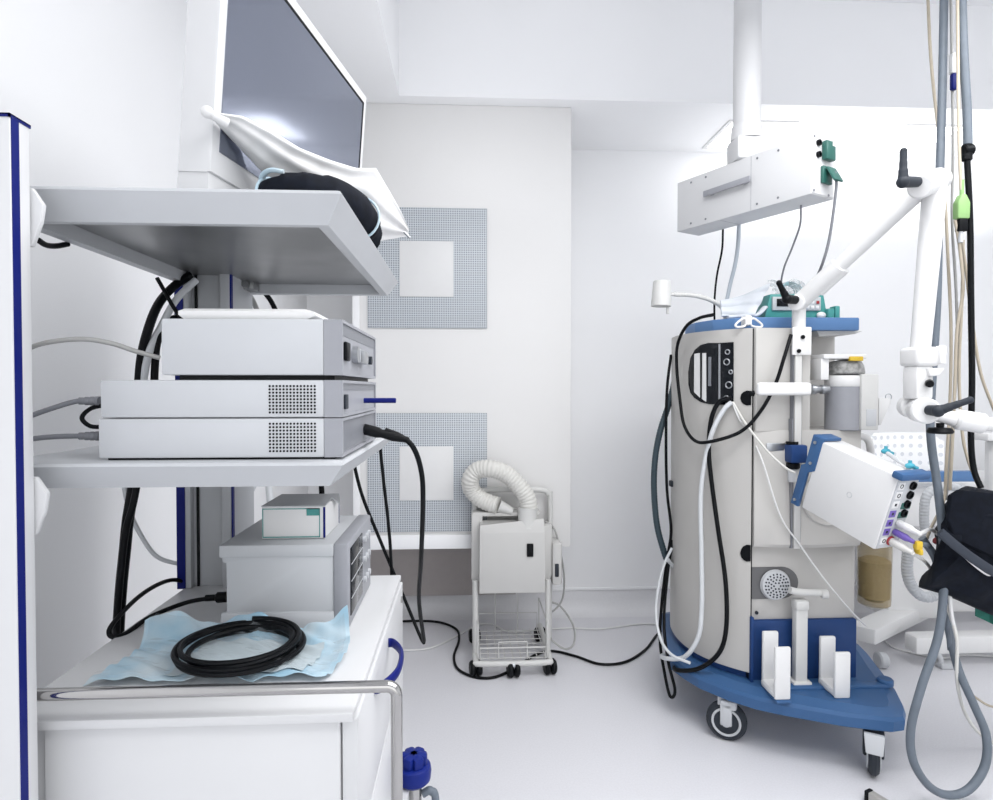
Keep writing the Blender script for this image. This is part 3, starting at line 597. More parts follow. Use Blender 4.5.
# side shell: plan curve
side_px = [(670, 620), (671, 627), (678, 638), (692.6, 650), (713, 660), (732, 666.5), (750, 671.5)]
SP = spline([PZ(x, y, .25) for x, y in side_px], 5)
S0 = SP[-1]; FY = S0.y
xr = PY(860, 600, FY-.01).x
shell = [V((p.x, p.y, 0)) for p in SP] + [V((S0.x, FY+.45, 0)), V((SP[0].x+.16, 2.80, 0)), V((SP[0].x+.06, 2.74, 0))]
def lift(poly, z): return [V((p.x, p.y, z)) for p in poly]
ZT = 1.462
am.add('side_panel', MB().loops([lift(shell, .245), lift(shell, ZT)]), BEIGE, ang=25)
am.add('panel_gap', MB().box(S0.x-.002, S0.x+.006, FY+.004, FY+.3, .22, ZT-.003, 0), BLACK)
am.add('seat_ring', MB().loops([lift([V((p.x, p.y, 0))+V((.012, .015, 0)) for p in shell], .215), lift([V((p.x, p.y, 0))+V((.012, .015, 0)) for p in shell], .25)]), SLATE_D)
# front: upper body
z_led = PY(800, 548, FY-.03).z; z_mid = PY(840, 430, FY).z; z_blu = PY(800, 621, FY).z
xu = PY(812, 400, FY-.02).x; X0 = S0.x+.006
def bulge(x0, x1, y, d, n=10, yb=None):
    pts = [V((x0+(x1-x0)*i/n, y-d*math.sin(math.pi*i/n)**.8, 0)) for i in range(n+1)]
    return pts+[V((x1, yb, 0)), V((x0, yb, 0))]
YBK = 2.72
am.add('front_panel', MB().loops([lift(bulge(X0, xr, FY-.005, .022, yb=YBK-.1), z_led), lift(bulge(X0, xr, FY-.010, .026, yb=YBK-.1), z_led+.012), lift(bulge(X0, xr, FY-.010, .018, yb=YBK-.1), z_led+.1), lift(bulge(X0, xr, FY-.005, .010, yb=YBK-.1), z_mid)]), BEIGE, ang=30)
am.add('upper_body', MB().box(X0, xu, FY-.012, 2.66, z_mid-.005, ZT, .006).box(xu-.01, PY(832, 380, 2.35).x, 2.33, 2.66, z_mid-.005, ZT, .006), BEIGE)
am.add('lower_body', MB().box(X0, xr, FY+.02, YBK-.1, z_blu, z_led+.002, .003), BEIGE)
am.add('blue_panel', MB().box(X0-.004, xr, FY+.006, YBK-.1, ZBT, z_blu, .003).box(X0-.008, X0+.002, FY-.012, FY+.05, ZBT, z_blu+.02, .002), SLATE_D)
m = MB()
for (x, y) in ((757, 613), (848, 620)):
    p = PY(x, y, FY+.015); m.cyl(p, p+V((0, .01, 0)), .006, n=12)
am.add('screws', m, DGREY)
# recess with round vent on lower body
p = PY(774, 584, FY+.02)
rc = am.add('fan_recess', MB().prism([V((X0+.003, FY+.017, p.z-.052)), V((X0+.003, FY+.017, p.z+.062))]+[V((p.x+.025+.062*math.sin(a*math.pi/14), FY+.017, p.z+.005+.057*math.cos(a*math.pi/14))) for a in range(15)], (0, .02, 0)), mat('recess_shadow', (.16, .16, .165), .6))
vn = am.add('fan_grille', MB().lathe([(0, .014), (.035, .014), (.050, .010), (.055, 0)], (p.x, FY+.012, p.z), (0, -1, 0), 36), LGREY)
m = MB()
for rr, n in ((.012, 6), (.022, 11), (.032, 16), (.041, 20)):
    for k in range(n):
        a = 2*math.pi*k/n; c = V((p.x+rr*math.cos(a), FY-.0042+(.0 if rr < .036 else .002), p.z+rr*math.sin(a))); m.cyl(c, c+V((0, .002, 0)), .0032, n=6)
am.add('grille_holes', m, DGREY, vn)
# oval cut-outs in the side panel edge
# window in side panel: follows curved wall
def side_at(s):   # s: 0 at far end, 1 at seam ; point + normal
    i = min(int(s*(len(SP)-1)), len(SP)-2); fr_ = s*(len(SP)-1)-i
    c = SP[i].lerp(SP[i+1], fr_); d = (SP[i+1]-SP[i]).normalized(); n = V((d.y, -d.x, 0)); n = n if n.y < 0 else -n
    return c, n
def s_for(px, py):
    best = None
    for k in range(301):
        c, n = side_at(k/300); d = ray(px, py); t = (c.x*d.y-c.y*d.x); t = abs(t)
        if best is None or t < best[0]: best = (t, k/300)
    return best[1]
def on_side(px, py, off=0):
    s = s_for(px, py); c, n = side_at(s); d = ray(px, py); k = c.y/d.y; z = 1.25+d.z*k
    return V((c.x, c.y, z))+n*off
def side_patch(pxs, off):   # list of (px, ytop, ybot)
    A_ = [on_side(x, yt, off) for x, yt, yb in pxs]; B_ = [on_side(x, yb, off) for x, yt, yb in pxs]
    m = MB(); b = bmesh.new(); a = [b.verts.new(v) for v in A_]; c = [b.verts.new(v) for v in B_]
    for i in range(len(a)-1): b.faces.new((a[i], a[i+1], c[i+1], c[i]))
    bmesh.ops.recalc_face_normals(b, faces=b.faces[:])
    m._merge(b); return m
wn = am.add('side_window', side_patch([(689, 372, 385), (691, 358, 393), (695, 350, 398), (701, 345, 402), (709, 343, 404), (718, 343, 404.5), (727, 342.5, 405), (734, 342, 405.5)], .003), GLASSD, label='dark glazed opening showing hoses inside')
am.add('inner_box', side_patch([(695, 354, 392), (700, 353, 397), (707, 353, 402)], .0045), WHITE2, wn)
am.add('inner_rod', side_patch([(701, 353, 399), (703, 353, 400)], .0055), BLACK, wn)
am.add('inner_plate', side_patch([(709, 357, 386), (712, 357, 386)], .0045), MGREY, wn)
am.add('inner_valve', side_patch([(719, 344, 403), (721, 344, 403)], .0045), STEEL, wn)
m = MB()
for (x, y, r) in ((728, 352, .010), (727, 362, .013), (731, 372, .008), (729, 385, .014), (727, 398, .01)):
    c, n = on_side(x, y, .004), side_at(s_for(x, y))[1]; m.torus(c, r*.8, .0022, n, 20, 8)
am.add('inner_fittings', m, STEEL, wn)
for yc, hw in ((553, 8.5), (398, 7.5)):
    am.add('cable_port', side_patch([(740.5, yc-.5, yc+.5), (741.5, yc-hw*.5, yc+hw*.5), (743.5, yc-hw*.8, yc+hw*.8), (747, yc-hw, yc+hw), (751.5, yc-hw*.95, yc+hw*.95)], .003), BLACK)
# blue top slab
tp = [PZ(x, y, 1.505) for x, y in ((684, 327),)]
s_off = [V((p.x, p.y, 0)) for p in SP]
slab = [V((p.x+.03+(.0), p.y-.012, 0)) for p in s_off[3:]]
slab = [V((PY(685, 330, 2.56).x, 2.56, 0)), V((PY(686, 330, 2.44).x, 2.44, 0)), V((PY(696, 330, 2.32).x, 2.33, 0)), V((PY(713, 330, 2.23).x, 2.235, 0)), V((PY(735, 330, 2.17).x, 2.17, 0)), V((PY(757, 330, 2.14).x, 2.14, 0))]
slab += [V((PY(859, 320, 2.135).x, 2.135, 0)), V((PY(861, 320, 2.14).x, 2.15, 0)), V((PY(861, 320, 2.14).x, 2.70, 0)), V((slab[0].x+.14, 2.73, 0))]
am.add('top_slab', MB().prism(lift(slab, 1.460), (0, 0, .046), bev=.004), TOPB)
am.add('slab_bracket', MB().prism([(PY(835, 340, 2.2).x, 2.17, 1.46), (PY(857, 333, 2.2).x, 2.17, 1.46), (PY(850, 337, 2.2).x, 2.17, 1.45), (PY(826, 338, 2.2).x, 2.17, 1.444), (PY(815, 340, 2.2).x, 2.17, 1.44), (PY(812, 340, 2.2).x, 2.17, 1.46)], (0, .3, 0)), BEIGE_L)
# cable hook on slab front
p = PY(747, 322, 2.12)
m = MB().box(p.x-.012, p.x+.012, 2.105, 2.145, p.z-.012, p.z+.022, .004)
for s in (-1, 1):
    m.tube([p+V((s*.010, -.01, .010)), p+V((s*.022, -.012, .010)), p+V((s*.047, -.014, -.010)), p+V((s*.042, -.014, -.019)), p+V((s*.018, -.012, -.017)), p+V((s*.010, -.01, -.012))], .0038, n=8)
am.add('cable_hook', m, WHITE2)
# vertical rail on front
rxp = PY(796.5, 450, FY-.03)
am.add('front_rail', MB().box(rxp.x-.012, rxp.x+.012, FY-.04, FY-.012, z_led+.0, 1.40, .002), BEIGE_L)
am.add('rail_groove', MB().box(rxp.x-.0155, rxp.x-.0135, FY-.034, FY-.012, z_led, 1.40, 0).box(rxp.x+.0135, rxp.x+.0155, FY-.034, FY-.012, z_led, 1.40, 0), MGREY)
am.add('front_seam', MB().box(PY(789, 500, FY-.02).x, PY(790, 500, FY-.02).x, FY-.036, FY-.012, z_led, z_led+.45, 0), MGREY)
# concave dish on right
p = PY(833, 500, FY-.04)
am.add('round_dish', MB().lathe([(0, .0), (.075, 0), (.082, .003), (.088, .006), (.092, .004), (.094, 0)], (p.x-.01, FY-.028, p.z), (0, -1, 0), 40), BEIGE)
# horizontal mount bar to jar
b0, b1, c0_, c1_ = prect(757, 811, 382.5, 395.5, FY-.055)
am.add('side_bar', MB().box(b0, b1, FY-.065, FY-.042, c0_, c1_, .010, seg=4).box(b1-.04, b1-.005, FY-.05, FY-.01, c0_, c1_, .002), WHITE2)
# post T handle, brackets
p = PY(800, 690, FY-.04); q = PY(800, 601, FY-.04)
am.add('lower_post', MB().box(p.x-.021, p.x+.021, FY-.05, FY-.02, ZBT+.01, q.z, .004).box(p.x-.033, p.x+.033, FY-.06, FY-.01, ZBT+.008, ZBT+.03, .004).box(p.x-.024, p.x+.024, FY-.056, FY-.014, q.z-.03, q.z+.005, .008)
   .tube([PY(790, 590, FY-.04), PY(800, 592, FY-.04), PY(826, 593, FY-.04)], .012, n=12, smooth=3).cyl(PY(821, 594, FY-.04), PY(828, 594, FY-.045), .016, bev=.003), CREAM)
for (bx, by_) in ((763.5, 632), (821, 637)):
    a = PY(bx, by_, FY-.05); k = F/(FY-.05)
    zt_ = a.z; Lx = a.x; zb_ = .218
    m = MB().box(Lx, Lx+.055, FY-.05, FY-.034, zb_+.015, zt_, .006).box(Lx-.004, Lx+.05, FY-.133, FY-.036, zb_, zb_+.028, .010).box(Lx-.004, Lx+.05, FY-.140, FY-.126, zb_, zt_-.016, .006)
    am.add('holder_bracket', m, WHITE2)
    am.add('bracket_foot', MB().box(Lx+.0, Lx+.05, FY-.145, FY-.03, ZBT+.005, zb_, .001), SLATE)
am.add('base_bar', MB().box(PY(770, 690, FY-.06).x, PY(892, 690, FY-.08).x, FY-.075, FY-.04, ZBT+.008, ZBT+.022, .004).cyl((PY(885, 690, FY-.05).x, FY-.05, ZBT+.01), (PY(885, 690, FY-.05).x, FY-.05, ZBT+.034), .026, bev=.004), SLATE)
# casters
def big_caster(x, y, ang_, seen):
    T_ = Matrix.Translation((x, y, 0)) @ Matrix.Rotation(ang_, 4, 'Z')
    f = am.add('caster', MB().box(-.014, .014, -.026, .03, .085, ZBB+.002, .005, T_).box(-.030, -.018, -.02, .02, .06, .14, .006, T_).box(.018, .030, -.02, .02, .06, .14, .006, T_).box(-.030, .030, -.035, .02, .118, .150, .008, T_), LGREY if seen == 1 else DGREY)
    m = MB(); a = T_ @ V((-.016, 0, .069)); b = T_ @ V((.016, 0, .069)); m.cyl(a, b, .069, bev=.010, n=36)
    w_ = am.add('wheel', m, DGREY, f)
    m = MB()
    for s in (-1, 1):
        m.torus(T_ @ V((s*.0162, 0, .069)), .046, .0045, T_.to_3x3() @ V((1, 0, 0)), 36, 8); m.cyl(T_ @ V((s*.015, 0, .069)), T_ @ V((s*.022, 0, .069)), .016)
    m.box(-.024, -.018, -.013, .013, .06, .15, .004, T_)
    am.add('hub', m, LGREY, f)
p = PZ(730, 744, 0); big_caster(p.x, p.y+.03, math.radians(62), 1)
p = PZ(884, 782, 0); big_caster(p.x-.005, p.y+.045, math.radians(-32), 2)
big_caster(1.0, 2.70, .3, 0); big_caster(1.5, 2.66, -.2, 0)
p = PZ(884, 782, 0); TB = Matrix.Translation((p.x-.005, p.y+.045, 0)) @ Matrix.Rotation(math.radians(-32), 4, 'Z')
am.add('brake_pedal', MB().prism([(-.029, -.052, .150), (.029, -.052, .150), (.024, -.072, .096), (-.024, -.072, .096)], (0, .016, 0), TB, bev=.003), LGREY)
# ------------------------------------------------------------------ items on top of the machine
ZTOP = 1.507
# infusion pump
a = PY(765, 316, 2.22); x0 = a.x; x1 = PY(834, 316, 2.22).x; zz = ZTOP
t = Thing('infusion_pump', 'teal infusion pump with a pale keypad lying on the blue machine top', 'pump', ((x0+x1)/2, 2.28, zz))
h = PY(790, 294, 2.22).z-zz
t.add('body', MB().prism([(x0, 2.22, zz), (x1, 2.22, zz), (x1-.005, 2.22, zz+.028), (x1-.03, 2.22, zz+h*.45), (x1-.04, 2.22, zz+h), (x0+.02, 2.22, zz+h), (x0+.004, 2.22, zz+.03)], (0, .12, 0), bev=.004), TEAL)
t.add('keypad_panel', MB().box(x0+.025, x1-.055, 2.212, 2.223, zz+h*.35, zz+h*.88, .002), BUT)
m = MB()
for i in range(4):
    for j in range(2): m.box(x1-.13+.018*i, x1-.118+.018*i, 2.209, 2.213, zz+h*.42+j*.018, zz+h*.42+.011+j*.018, .001)
t.add('keys', m, WHITE2); t.add('stop_key', MB().box(x1-.075, x1-.063, 2.208, 2.213, zz+h*.42+.018, zz+h*.42+.029, .001), RED)
t.add('display', MB().box(x0+.04, x0+.085, 2.209, 2.213, zz+h*.5, zz+h*.8, .001), GLASSD)
t.add('knob', MB().sphere((x1-.052, 2.215, zz+.016), .018, 1, .6, .7), WHITE2)
t.add('side_clamp', MB().box(x1-.035, x1-.01, 2.20, 2.25, zz, zz+.04, .004).box(x1-.008, x1+.012, 2.20, 2.24, zz, zz+.05, .005), TEAL)
# clear bag behind arm
c = PY(792, 290, 2.32)
def bag(u, v):
    x = c.x-.075+.15*u; z = ZTOP+h+.004+.07*v; y = 2.30+.02*math.sin(u*9)+.06*v
    return V((x+.03*v*math.sin(u*3), y+.008*math.sin(v*21+u*13), z+.006*math.sin(u*17)))
t = Thing('tubing_bag', 'clear bag of bluish coiled tubing resting on the teal pump', 'bag', (c.x, 2.30, ZTOP+h))
t.add('film', MB().grid(bag, 24, 16), mat('bag_film', (.70, .80, .84), .15, spec=.8, alpha=.45, noise=.3, nscale=60, bump=1), ang=80)
m = MB()
for k in range(5): m.torus((c.x-.01+.006*k, 2.33, ZTOP+h+.034), .026+.004*k, .0025, (.2, -1, .7), 24, 6)
t.add('coiled_tubing', m, mat('tubing_teal', (.35, .55, .60), .3))
# face mask cloth
c = PY(745, 303, 2.26)
def mask(u, v):
    TLx, TLy = 720+50*u, 301-17*u**1.3; BLx, BLy = 721+33*u, 317-2*u
    px = BLx+(TLx-BLx)*v; py = BLy+(TLy-BLy)*v
    return PY(px, py, 2.22+.04*v+.005*math.sin(v*14+u*4)+.02*math.sin(u*5))
t = Thing('face_mask', 'pleated white surgical cloth mask crumpled on the blue machine top', 'mask', (c.x, 2.24, ZTOP))
t.add('cloth', MB().grid(mask, 24, 30, .006), MASKM, ang=80)
t.add('folded_edge', MB().tube([V((c.x-.085, 2.215, ZTOP+.006)), V((c.x-.03, 2.208, ZTOP+.010)), V((c.x+.02, 2.21, ZTOP+.014)), V((c.x+.06, 2.225, ZTOP+.045))], .007, flat=2), MASKM)
# gooseneck lamp
l0 = PY(655, 280, 2.3); t = Thing('gooseneck_lamp', 'small white gooseneck examination lamp reaching left from the machine top', 'lamp', V((PY(724, 318, 2.3).x, 2.3, ZTOP)))
a = PY(662, 281, 2.3); b = PY(661, 306.5, 2.3)
t.add('lamp_head', MB().lathe([(0, 0), (.030, 0), (.033, .004), (.038, (a-b).length-.002), (.036, (a-b).length), (.032, (a-b).length-.004), (.0, .012)], a, b-a, 28), CREAM)
t.add('joint', MB().cyl(PY(668, 294, 2.3), PY(677, 294.5, 2.3), .007).sphere(PY(675, 294, 2.3), .0095), CREAM); t.add('switch', MB().box(PY(666.5, 300, 2.3).x, PY(669, 300, 2.3).x, 2.296, 2.304, PY(668, 314, 2.3).z, PY(668, 304, 2.3).z, .001), CREAM)
t.add('gooseneck', MB().tube([PY(676, 294.5, 2.3), PY(690, 295, 2.3), PY(705, 298, 2.3), PY(718, 304, 2.3), PY(724, 311, 2.3), V((PY(726, 318, 2.3).x, 2.3, ZTOP))], .0085, corr=.06, pitch=.006), CREAM)
# ------------------------------------------------------------------ suction jar on the right
JY = 2.12
t = Thing('vaporizer_jar', 'white and grey cylindrical canister with speckled dome hanging on the machine right side', 'canister', PY(847, 430, JY))
a = PY(843, 430, JY); zj0, zj1 = PY(843, 430, JY).z, PY(843, 374, JY).z
t.add('grey_body', MB().lathe([(0, 0), (.055, 0), (.060, .004), (.060, zj1-zj0-.045), (.056, zj1-zj0-.04), (0, zj1-zj0-.04)], (a.x, JY, zj0), n=40), MGREY if False else PGREY)
t.add('collar', MB().lathe([(.059, 0), (.062, .004), (.062, .03), (.058, .04), (.0, .045)], (a.x, JY, zj1-.046), n=40), WHITE2)
t.add('dome', MB().lathe([(.060, 0), (.064, .006), (.060, .03), (.052, .046), (.02, .052), (0, .052)], (a.x+.004, JY, zj1-.002), n=40), TISSUE)
x0, x1, z0, z1 = prect(860, 878, 374, 430, JY-.06)
hb = t.add('white_housing', MB().box(x0, x1, JY-.066, JY+.06, z0, z1, .004), CREAM)
t.add('recessed_window', MB().box(PY(865, 420, JY-.06).x, PY(875, 420, JY-.06).x, JY-.0675, JY-.06, PY(865, 426, JY-.06).z, PY(865, 409, JY-.06).z, .001), LGREY, hb)
x0, x1, z0, z1 = prect(878, 889, 398, 425, JY)
lv = t.add('side_lever', MB().prism([(x0-.004, JY-.01, z0), (x0+.004, JY-.01, z0), (x1, JY-.01, z1-.02), (x1, JY-.01, z1), (x0-.004, JY-.01, z1)], (0, .02, 0), bev=.002), WHITE2)
t.add('ring', MB().torus((x1-.002, JY, z1+.004), .011, .0018, (0, 1, 0), 24, 8), STEEL, lv)
t.add('support_plate', MB().box(PY(814, 357, JY).x, PY(856, 357, JY).x, JY-.06, JY+.02, PY(814, 359.5, JY).z, PY(814, 355, JY).z, .003).box(PY(813, 357, JY).x, PY(821, 357, JY).x, JY-.05, JY+.02, PY(814, 380, JY).z, PY(814, 359, JY).z, .003), WHITE2)
t.add('yellow_tag', MB().box(PY(849, 359, JY-.06).x, PY(862, 359, JY-.06).x, JY-.068, JY-.055, PY(849, 361, JY-.06).z, PY(849, 356.5, JY-.06).z, .002), YEL)
t.add('chrome_coupling', MB().cyl(PY(810, 389.5, JY-.04), PY(828, 389, JY-.03), .013, n=24).cyl(PY(811, 389.5, JY-.04), PY(815, 389.5, JY-.04), .017, n=24).cyl(PY(821, 389.5, JY-.04), PY(824, 389.5, JY-.04), .0165, n=24), STEEL)
cable('yoke_pipe', 'white bent pipe handle on the machine shoulder under the canister', [(849, 437, 2.2), (858, 436, 2.2), (866, 438, 2.2), (870, 446, 2.2), (871, 462, 2.22)], .013, WHITE2, 'pipe')
# ------------------------------------------------------------------ monitoring module (tilted box)
A = PY(820, 441, 2.03); B = PY(898, 476, 1.77); D = PY(801, 508, 2.10)
A, B, D = [CO+(q_-CO)*.93 for q_ in (A, B, D)]
eu = (B-A); UL = eu.length; eu.normalize(); ev = (D-A); ev -= eu*ev.dot(eu); VL = .2345; ev.normalize(); ew = eu.cross(ev).normalized()
if ew.y < 0: ew = -ew
MO = frame(A, eu, ev, ew)     # x along top, y down, z into depth
WD = .098
t = Thing('monitoring_module', 'tilted white patient monitoring module with blue ends and coloured cable sockets', 'medical device', MO @ V((UL/2, VL/2, WD/2)))
t.add('case', MB().box(0, UL, 0, VL, 0, WD, .005, MO), WHITE2)
t.add('blue_trim', MB().box(UL-.012, UL+.022, -.014, .008, -.012, WD+.01, .006, MO), SLATE)
t.add('blue_bracket', MB().prism([(-.028, -.01, -.003), (.012, -.01, -.003), (.012, .10, -.003), (-.012, .115, -.003), (-.012, VL+.004, -.003), (-.042, VL+.004, -.003), (-.042, .10, -.003), (-.028, .09, -.003)], (0, 0, .012), MO, bev=.002)
      .box(-.03, .012, -.012, -.002, 0, WD*.8, .002, MO), SLATE)
m = MB()
for (x, y) in ((-.012, .01), (-.028, VL-.015), (-.008, .08)):
    p = MO @ V((x, y, -.003)); t.add('bracket_screw', MB().cyl(p, p-ew*.004, .005, n=12), STEEL)
ep = t.add('socket_panel', MB().box(UL-.001, UL+.003, .012, VL-.004, .006, WD-.006, .002, MO), LGREY)
ys = [.032+i*.029 for i in range(7)]
for i, y in enumerate(ys):
    mt = [WHITE2, WHITE2, WHITE2, PURP, PURP, PURP, WHITE2][i]
    t.add('pictogram_plate', MB().box(UL+.002, UL+.004, y-.011, y+.011, .012, .038, .001, MO), mt, ep)
m = MB(); mg = MB()
for i, y in enumerate(ys[:4]):
    p = MO @ V((UL+.003, y, .070)); m.lathe([(0, .002), (.008, .002), (.008, .006), (.012, .006), (.0125, 0)], p, eu, 20)
    if i > 1: mg.box(UL+.002, UL+.0045, y-.004, y+.016, .05, .09, .001, MO)
for i, y in enumerate(ys):
    t.add('pictogram', MB().torus(MO @ V((UL+.0042, y, .025)), .0055, .0012, eu, 16, 6) if i in (0, 1, 6) else MB().box(UL+.004, UL+.0046, y-.004, y+.004, .021, .029, .001, MO), DGREY, ep)
t.add('socket_rings', m, BLACK, ep); t.add('green_plates', mg, GREEN, ep)
t.add('dial_mark', MB().torus(MO @ V((UL*.55, VL*.5, -.0005)), .008, .0008, ew, 20, 6), LGREY)
# plugs
def plug(name, label, y, z, L, r, material, bend=V((0, 0, 0))):
    p = MO @ V((UL+.004, y, z)); d = (eu+bend).normalized()
    L *= .78; r *= .8; single(name, MB().lathe([(0, 0), (r*.8, 0), (r, .006), (r, L*.6), (r*.7, L*.75), (r*.55, L), (0, L)], p, d, 18), material, label, 'plug', p)
    return p+d*L
e1 = plug('white_plug', 'white cylindrical plug in the module socket above the purple plug', ys[4], .058, .085, .013, WHITE2)
e2 = plug('purple_plug', 'purple cylindrical plug in the tilted module', ys[5], .055, .08, .0125, PURP)
e3 = plug('cream_plug', 'cream cylindrical plug with red collar in the lowest module socket', ys[6], .05, .09, .014, CREAM2)
p = MO @ V((UL+.006, ys[6], .05)); single('red_collar', MB().torus(p, .012, .003, eu, 24, 8), RED, 'dark red ring around the base of the cream plug', 'ring', p)
single('yellow_clip', MB().box(-.009, .009, -.009, .009, -.012, .012, .003, Matrix.Translation(e2+V((.010, 0, -.008)))).box(-.005, .005, -.014, .014, -.024, -.008, .003, Matrix.Translation(e2+V((.012, 0, -.01)))), YEL, 'small yellow clip at the end of the purple plug', 'clip', e2)
single('red_plug', MB().cyl(PY(935, 540, 1.85), PY(944, 545, 1.85), .011, bev=.002), RED, 'small dark red plug behind the yellow clip', 'plug', PY(935, 540, 1.85))
# clamp holding module
p = PY(792, 453, 2.06)
t = Thing('pole_clamp', 'blue clamp on the vertical machine rail holding the tilted module', 'clamp', p)
t.add('clamp_block', MB().box(p.x-.018, p.x+.04, 2.03, 2.10, p.z-.032, p.z+.03, .006), SLATE_D)
t.add('clamp_knob', MB().cyl(p+V((.004, 0, -.032)), p+V((.004, 0, -.055)), .022, bev=.004).cyl(p+V((0, 0, .03)), p+V((0, 0, .04)), .02), BLACK)
t.add('clamp_bar', MB().box(PY(766, 447, 2.08).x, p.x-.015, 2.075, 2.09, PY(766, 451, 2.08).z, PY(766, 443, 2.08).z, .002), STEEL)
t.add('hub', MB().cyl(p+V((.0, 0, -.055)), p+V((.0, 0, -.10)), .013), LGREY)
# ------------------------------------------------------------------ soda lime canister
CY = 2.3; a = PY(874, 604, CY); b = PY(874, 530, CY); hh = b.z-a.z
t = Thing('absorber_canister', 'amber jar of brown granules under the tilted module, right of the machine', 'canister', a)
t.add('jar', MB().lathe([(0, 0), (.050, 0), (.056, .004), (.058, .03), (.060, hh), (.0, hh)], a, (0, 0, 1), 40), AMBER)
t.add('granules', MB().lathe([(0, .03), (.053, .03), (.056, hh-.12), (.04, hh-.11), (0, hh-.115)], a, (0, 0, 1), 40), LIMEG)
t.add('bottom_ring', MB().lathe([(.0, .016), (.035, .016), (.035, .03), (0, .03)], a, (0, 0, 1), 30), DGREY)
t.add('lid', MB().cyl((a.x, CY, b.z), (a.x, CY, b.z+.06), .064, n=36, bev=.004), BEIGE)
t.add('mount', MB().box(xr-.05, a.x, CY-.03, CY+.05, b.z+.02, b.z+.07, .004), BEIGE)
single('foot_hook', MB().tube([PZ(886, 616, .004), PZ(889, 622, .004), PZ(897, 624, .004), PZ(900, 612, .03), PZ(896, 608, .03)], .004), STEEL, 'small metal hook on the floor beside the amber jar', 'hook', PY(886, 608, 2.4))
# ------------------------------------------------------------------ articulated arm
arm = Thing('articulated_arm', 'white jointed support arm with black locking handles fixed on the machine front rail', 'support arm', (rxp.x, FY-.03, 1.3))
J1 = PY(802, 300, 2.04); J2 = PY(930, 182, 1.72); J3 = PY(918, 398, 1.72)
mx_ = PY(800, 340, 2.05)
arm.add('mount_plate', MB().box(PY(792, 340, 2.05).x, PY(811, 340, 2.05).x, 2.045, FY-.036, PY(800, 355, 2.05).z, PY(800, 327, 2.05).z, .003), WHITE2)
arm.add('mount_screws', MB().cyl(PY(803, 337, 2.045), PY(803, 337, 2.038), .007).cyl(PY(799, 351, 2.045), PY(799, 351, 2.038), .007), BLACK)
arm.add('post', MB().cyl((PY(799.5, 330, 2.06).x, 2.065, PY(800, 333, 2.06).z), (PY(799.5, 330, 2.06).x, 2.065, PY(800, 306, 2.06).z), .022, n=28, bev=.003), WHITE2)
arm.add('lower_joint', MB().sphere(PY(800, 302, 2.06), .031).cyl(PY(796, 303, 2.02), PY(803, 300, 2.10), .027, n=28, bev=.004), WHITE2)
d = (J2-J1).normalized()
arm.add('arm_sleeve', MB().cyl(J1, J1+d*.16, .029, n=28, bev=.005).cyl(J1+d*.06+V((.01, -.0, -.018)), J1+d*.17+V((.01, 0, -.018)), .017, bev=.004), WHITE2)
arm.add('lower_arm', MB().cyl(J1+d*.1, J2, .0235, n=28), WHITE2)
arm.add('upper_joint', MB().cyl(PY(920, 187, 1.66), PY(938, 179, 1.78), .033, n=32, bev=.005).cyl(PY(936, 180, 1.74), PY(946, 178, 1.74), .028, n=32, bev=.004), WHITE2)
Jd = V((PY(935, 190, 1.73).x, 1.73, J2.z)); Je = V((PY(920, 355, 1.73).x, 1.73, PY(920, 352, 1.73).z))
arm.add('drop_arm', MB().cyl(Jd, Je, .0315, .026, n=28), WHITE2)
ck = PY(920, 357, 1.72)
arm.add('clamp_collar', MB().box(ck.x-.037, ck.x+.034, 1.68, 1.76, ck.z-.028, ck.z+.028, .012, seg=3).box(ck.x+.022, ck.x+.040, 1.67, 1.69, ck.z-.022, ck.z+.03, .003), WHITE2)
arm.add('elbow_block', MB().box(ck.x-.032, ck.x+.02, 1.69, 1.75, PY(1, 400, 1.72).z, ck.z-.026, .008).prism([(ck.x-.005, 1.68, ck.z-.035), (ck.x+.045, 1.68, ck.z-.032), (ck.x+.03, 1.68, ck.z-.055), (ck.x+.0, 1.68, ck.z-.058)], (0, .05, 0), bev=.003), WHITE2)
arm.add('elbow_knob', MB().cyl(PY(929, 383, 1.70), PY(930, 384, 1.66), .012, .010), BLACK)
e0 = PY(918, 409, 1.76); e1_ = PY(926, 411, 1.66)
arm.add('elbow_joint', MB().cyl(e0, e1_, .037, n=32, bev=.005).cyl(PY(908, 406, 1.78), PY(914, 407, 1.74), .033, n=32, bev=.005), WHITE2)
arm.add('end_arm', MB().cyl(PY(930, 413, 1.70), PY(958, 420, 1.68), .018, .022).cyl(PY(955, 419, 1.68), PY(985, 424, 1.66), .029, n=28, bev=.006).cyl(PY(980, 423, 1.66), PY(1040, 430, 1.62), .020, n=28), WHITE2)
def lever(base, tip, hub_from, r1=.014):
    m = MB().cyl(hub_from, base, .014, .016, n=20, bev=.002).sphere(base, .017)
    m.tube([base, base.lerp(tip, .5), tip], [.013, .012, .010, .009, .009], n=12); m.sphere(tip, .0095); return m
arm.add('locking_handle', lever(PY(787, 299, 2.0), PY(779, 283, 1.99), PY(796, 300, 2.02)), BLACK)
arm.add('locking_handle', lever(PY(903, 182, 1.64), PY(903.5, 151, 1.64), PY(918, 182, 1.66)), DGREY)
arm.add('locking_handle', lever(PY(938, 411, 1.62), PY(970, 400, 1.58), PY(928, 410, 1.655)), DGREY)
arm.add('under_knob', MB().lathe([(0, 0), (.03, 0), (.034, .006), (.028, .016), (.01, .018), (.01, .03), (0, .03)], PY(940, 433.5, 1.69)), BLACK)
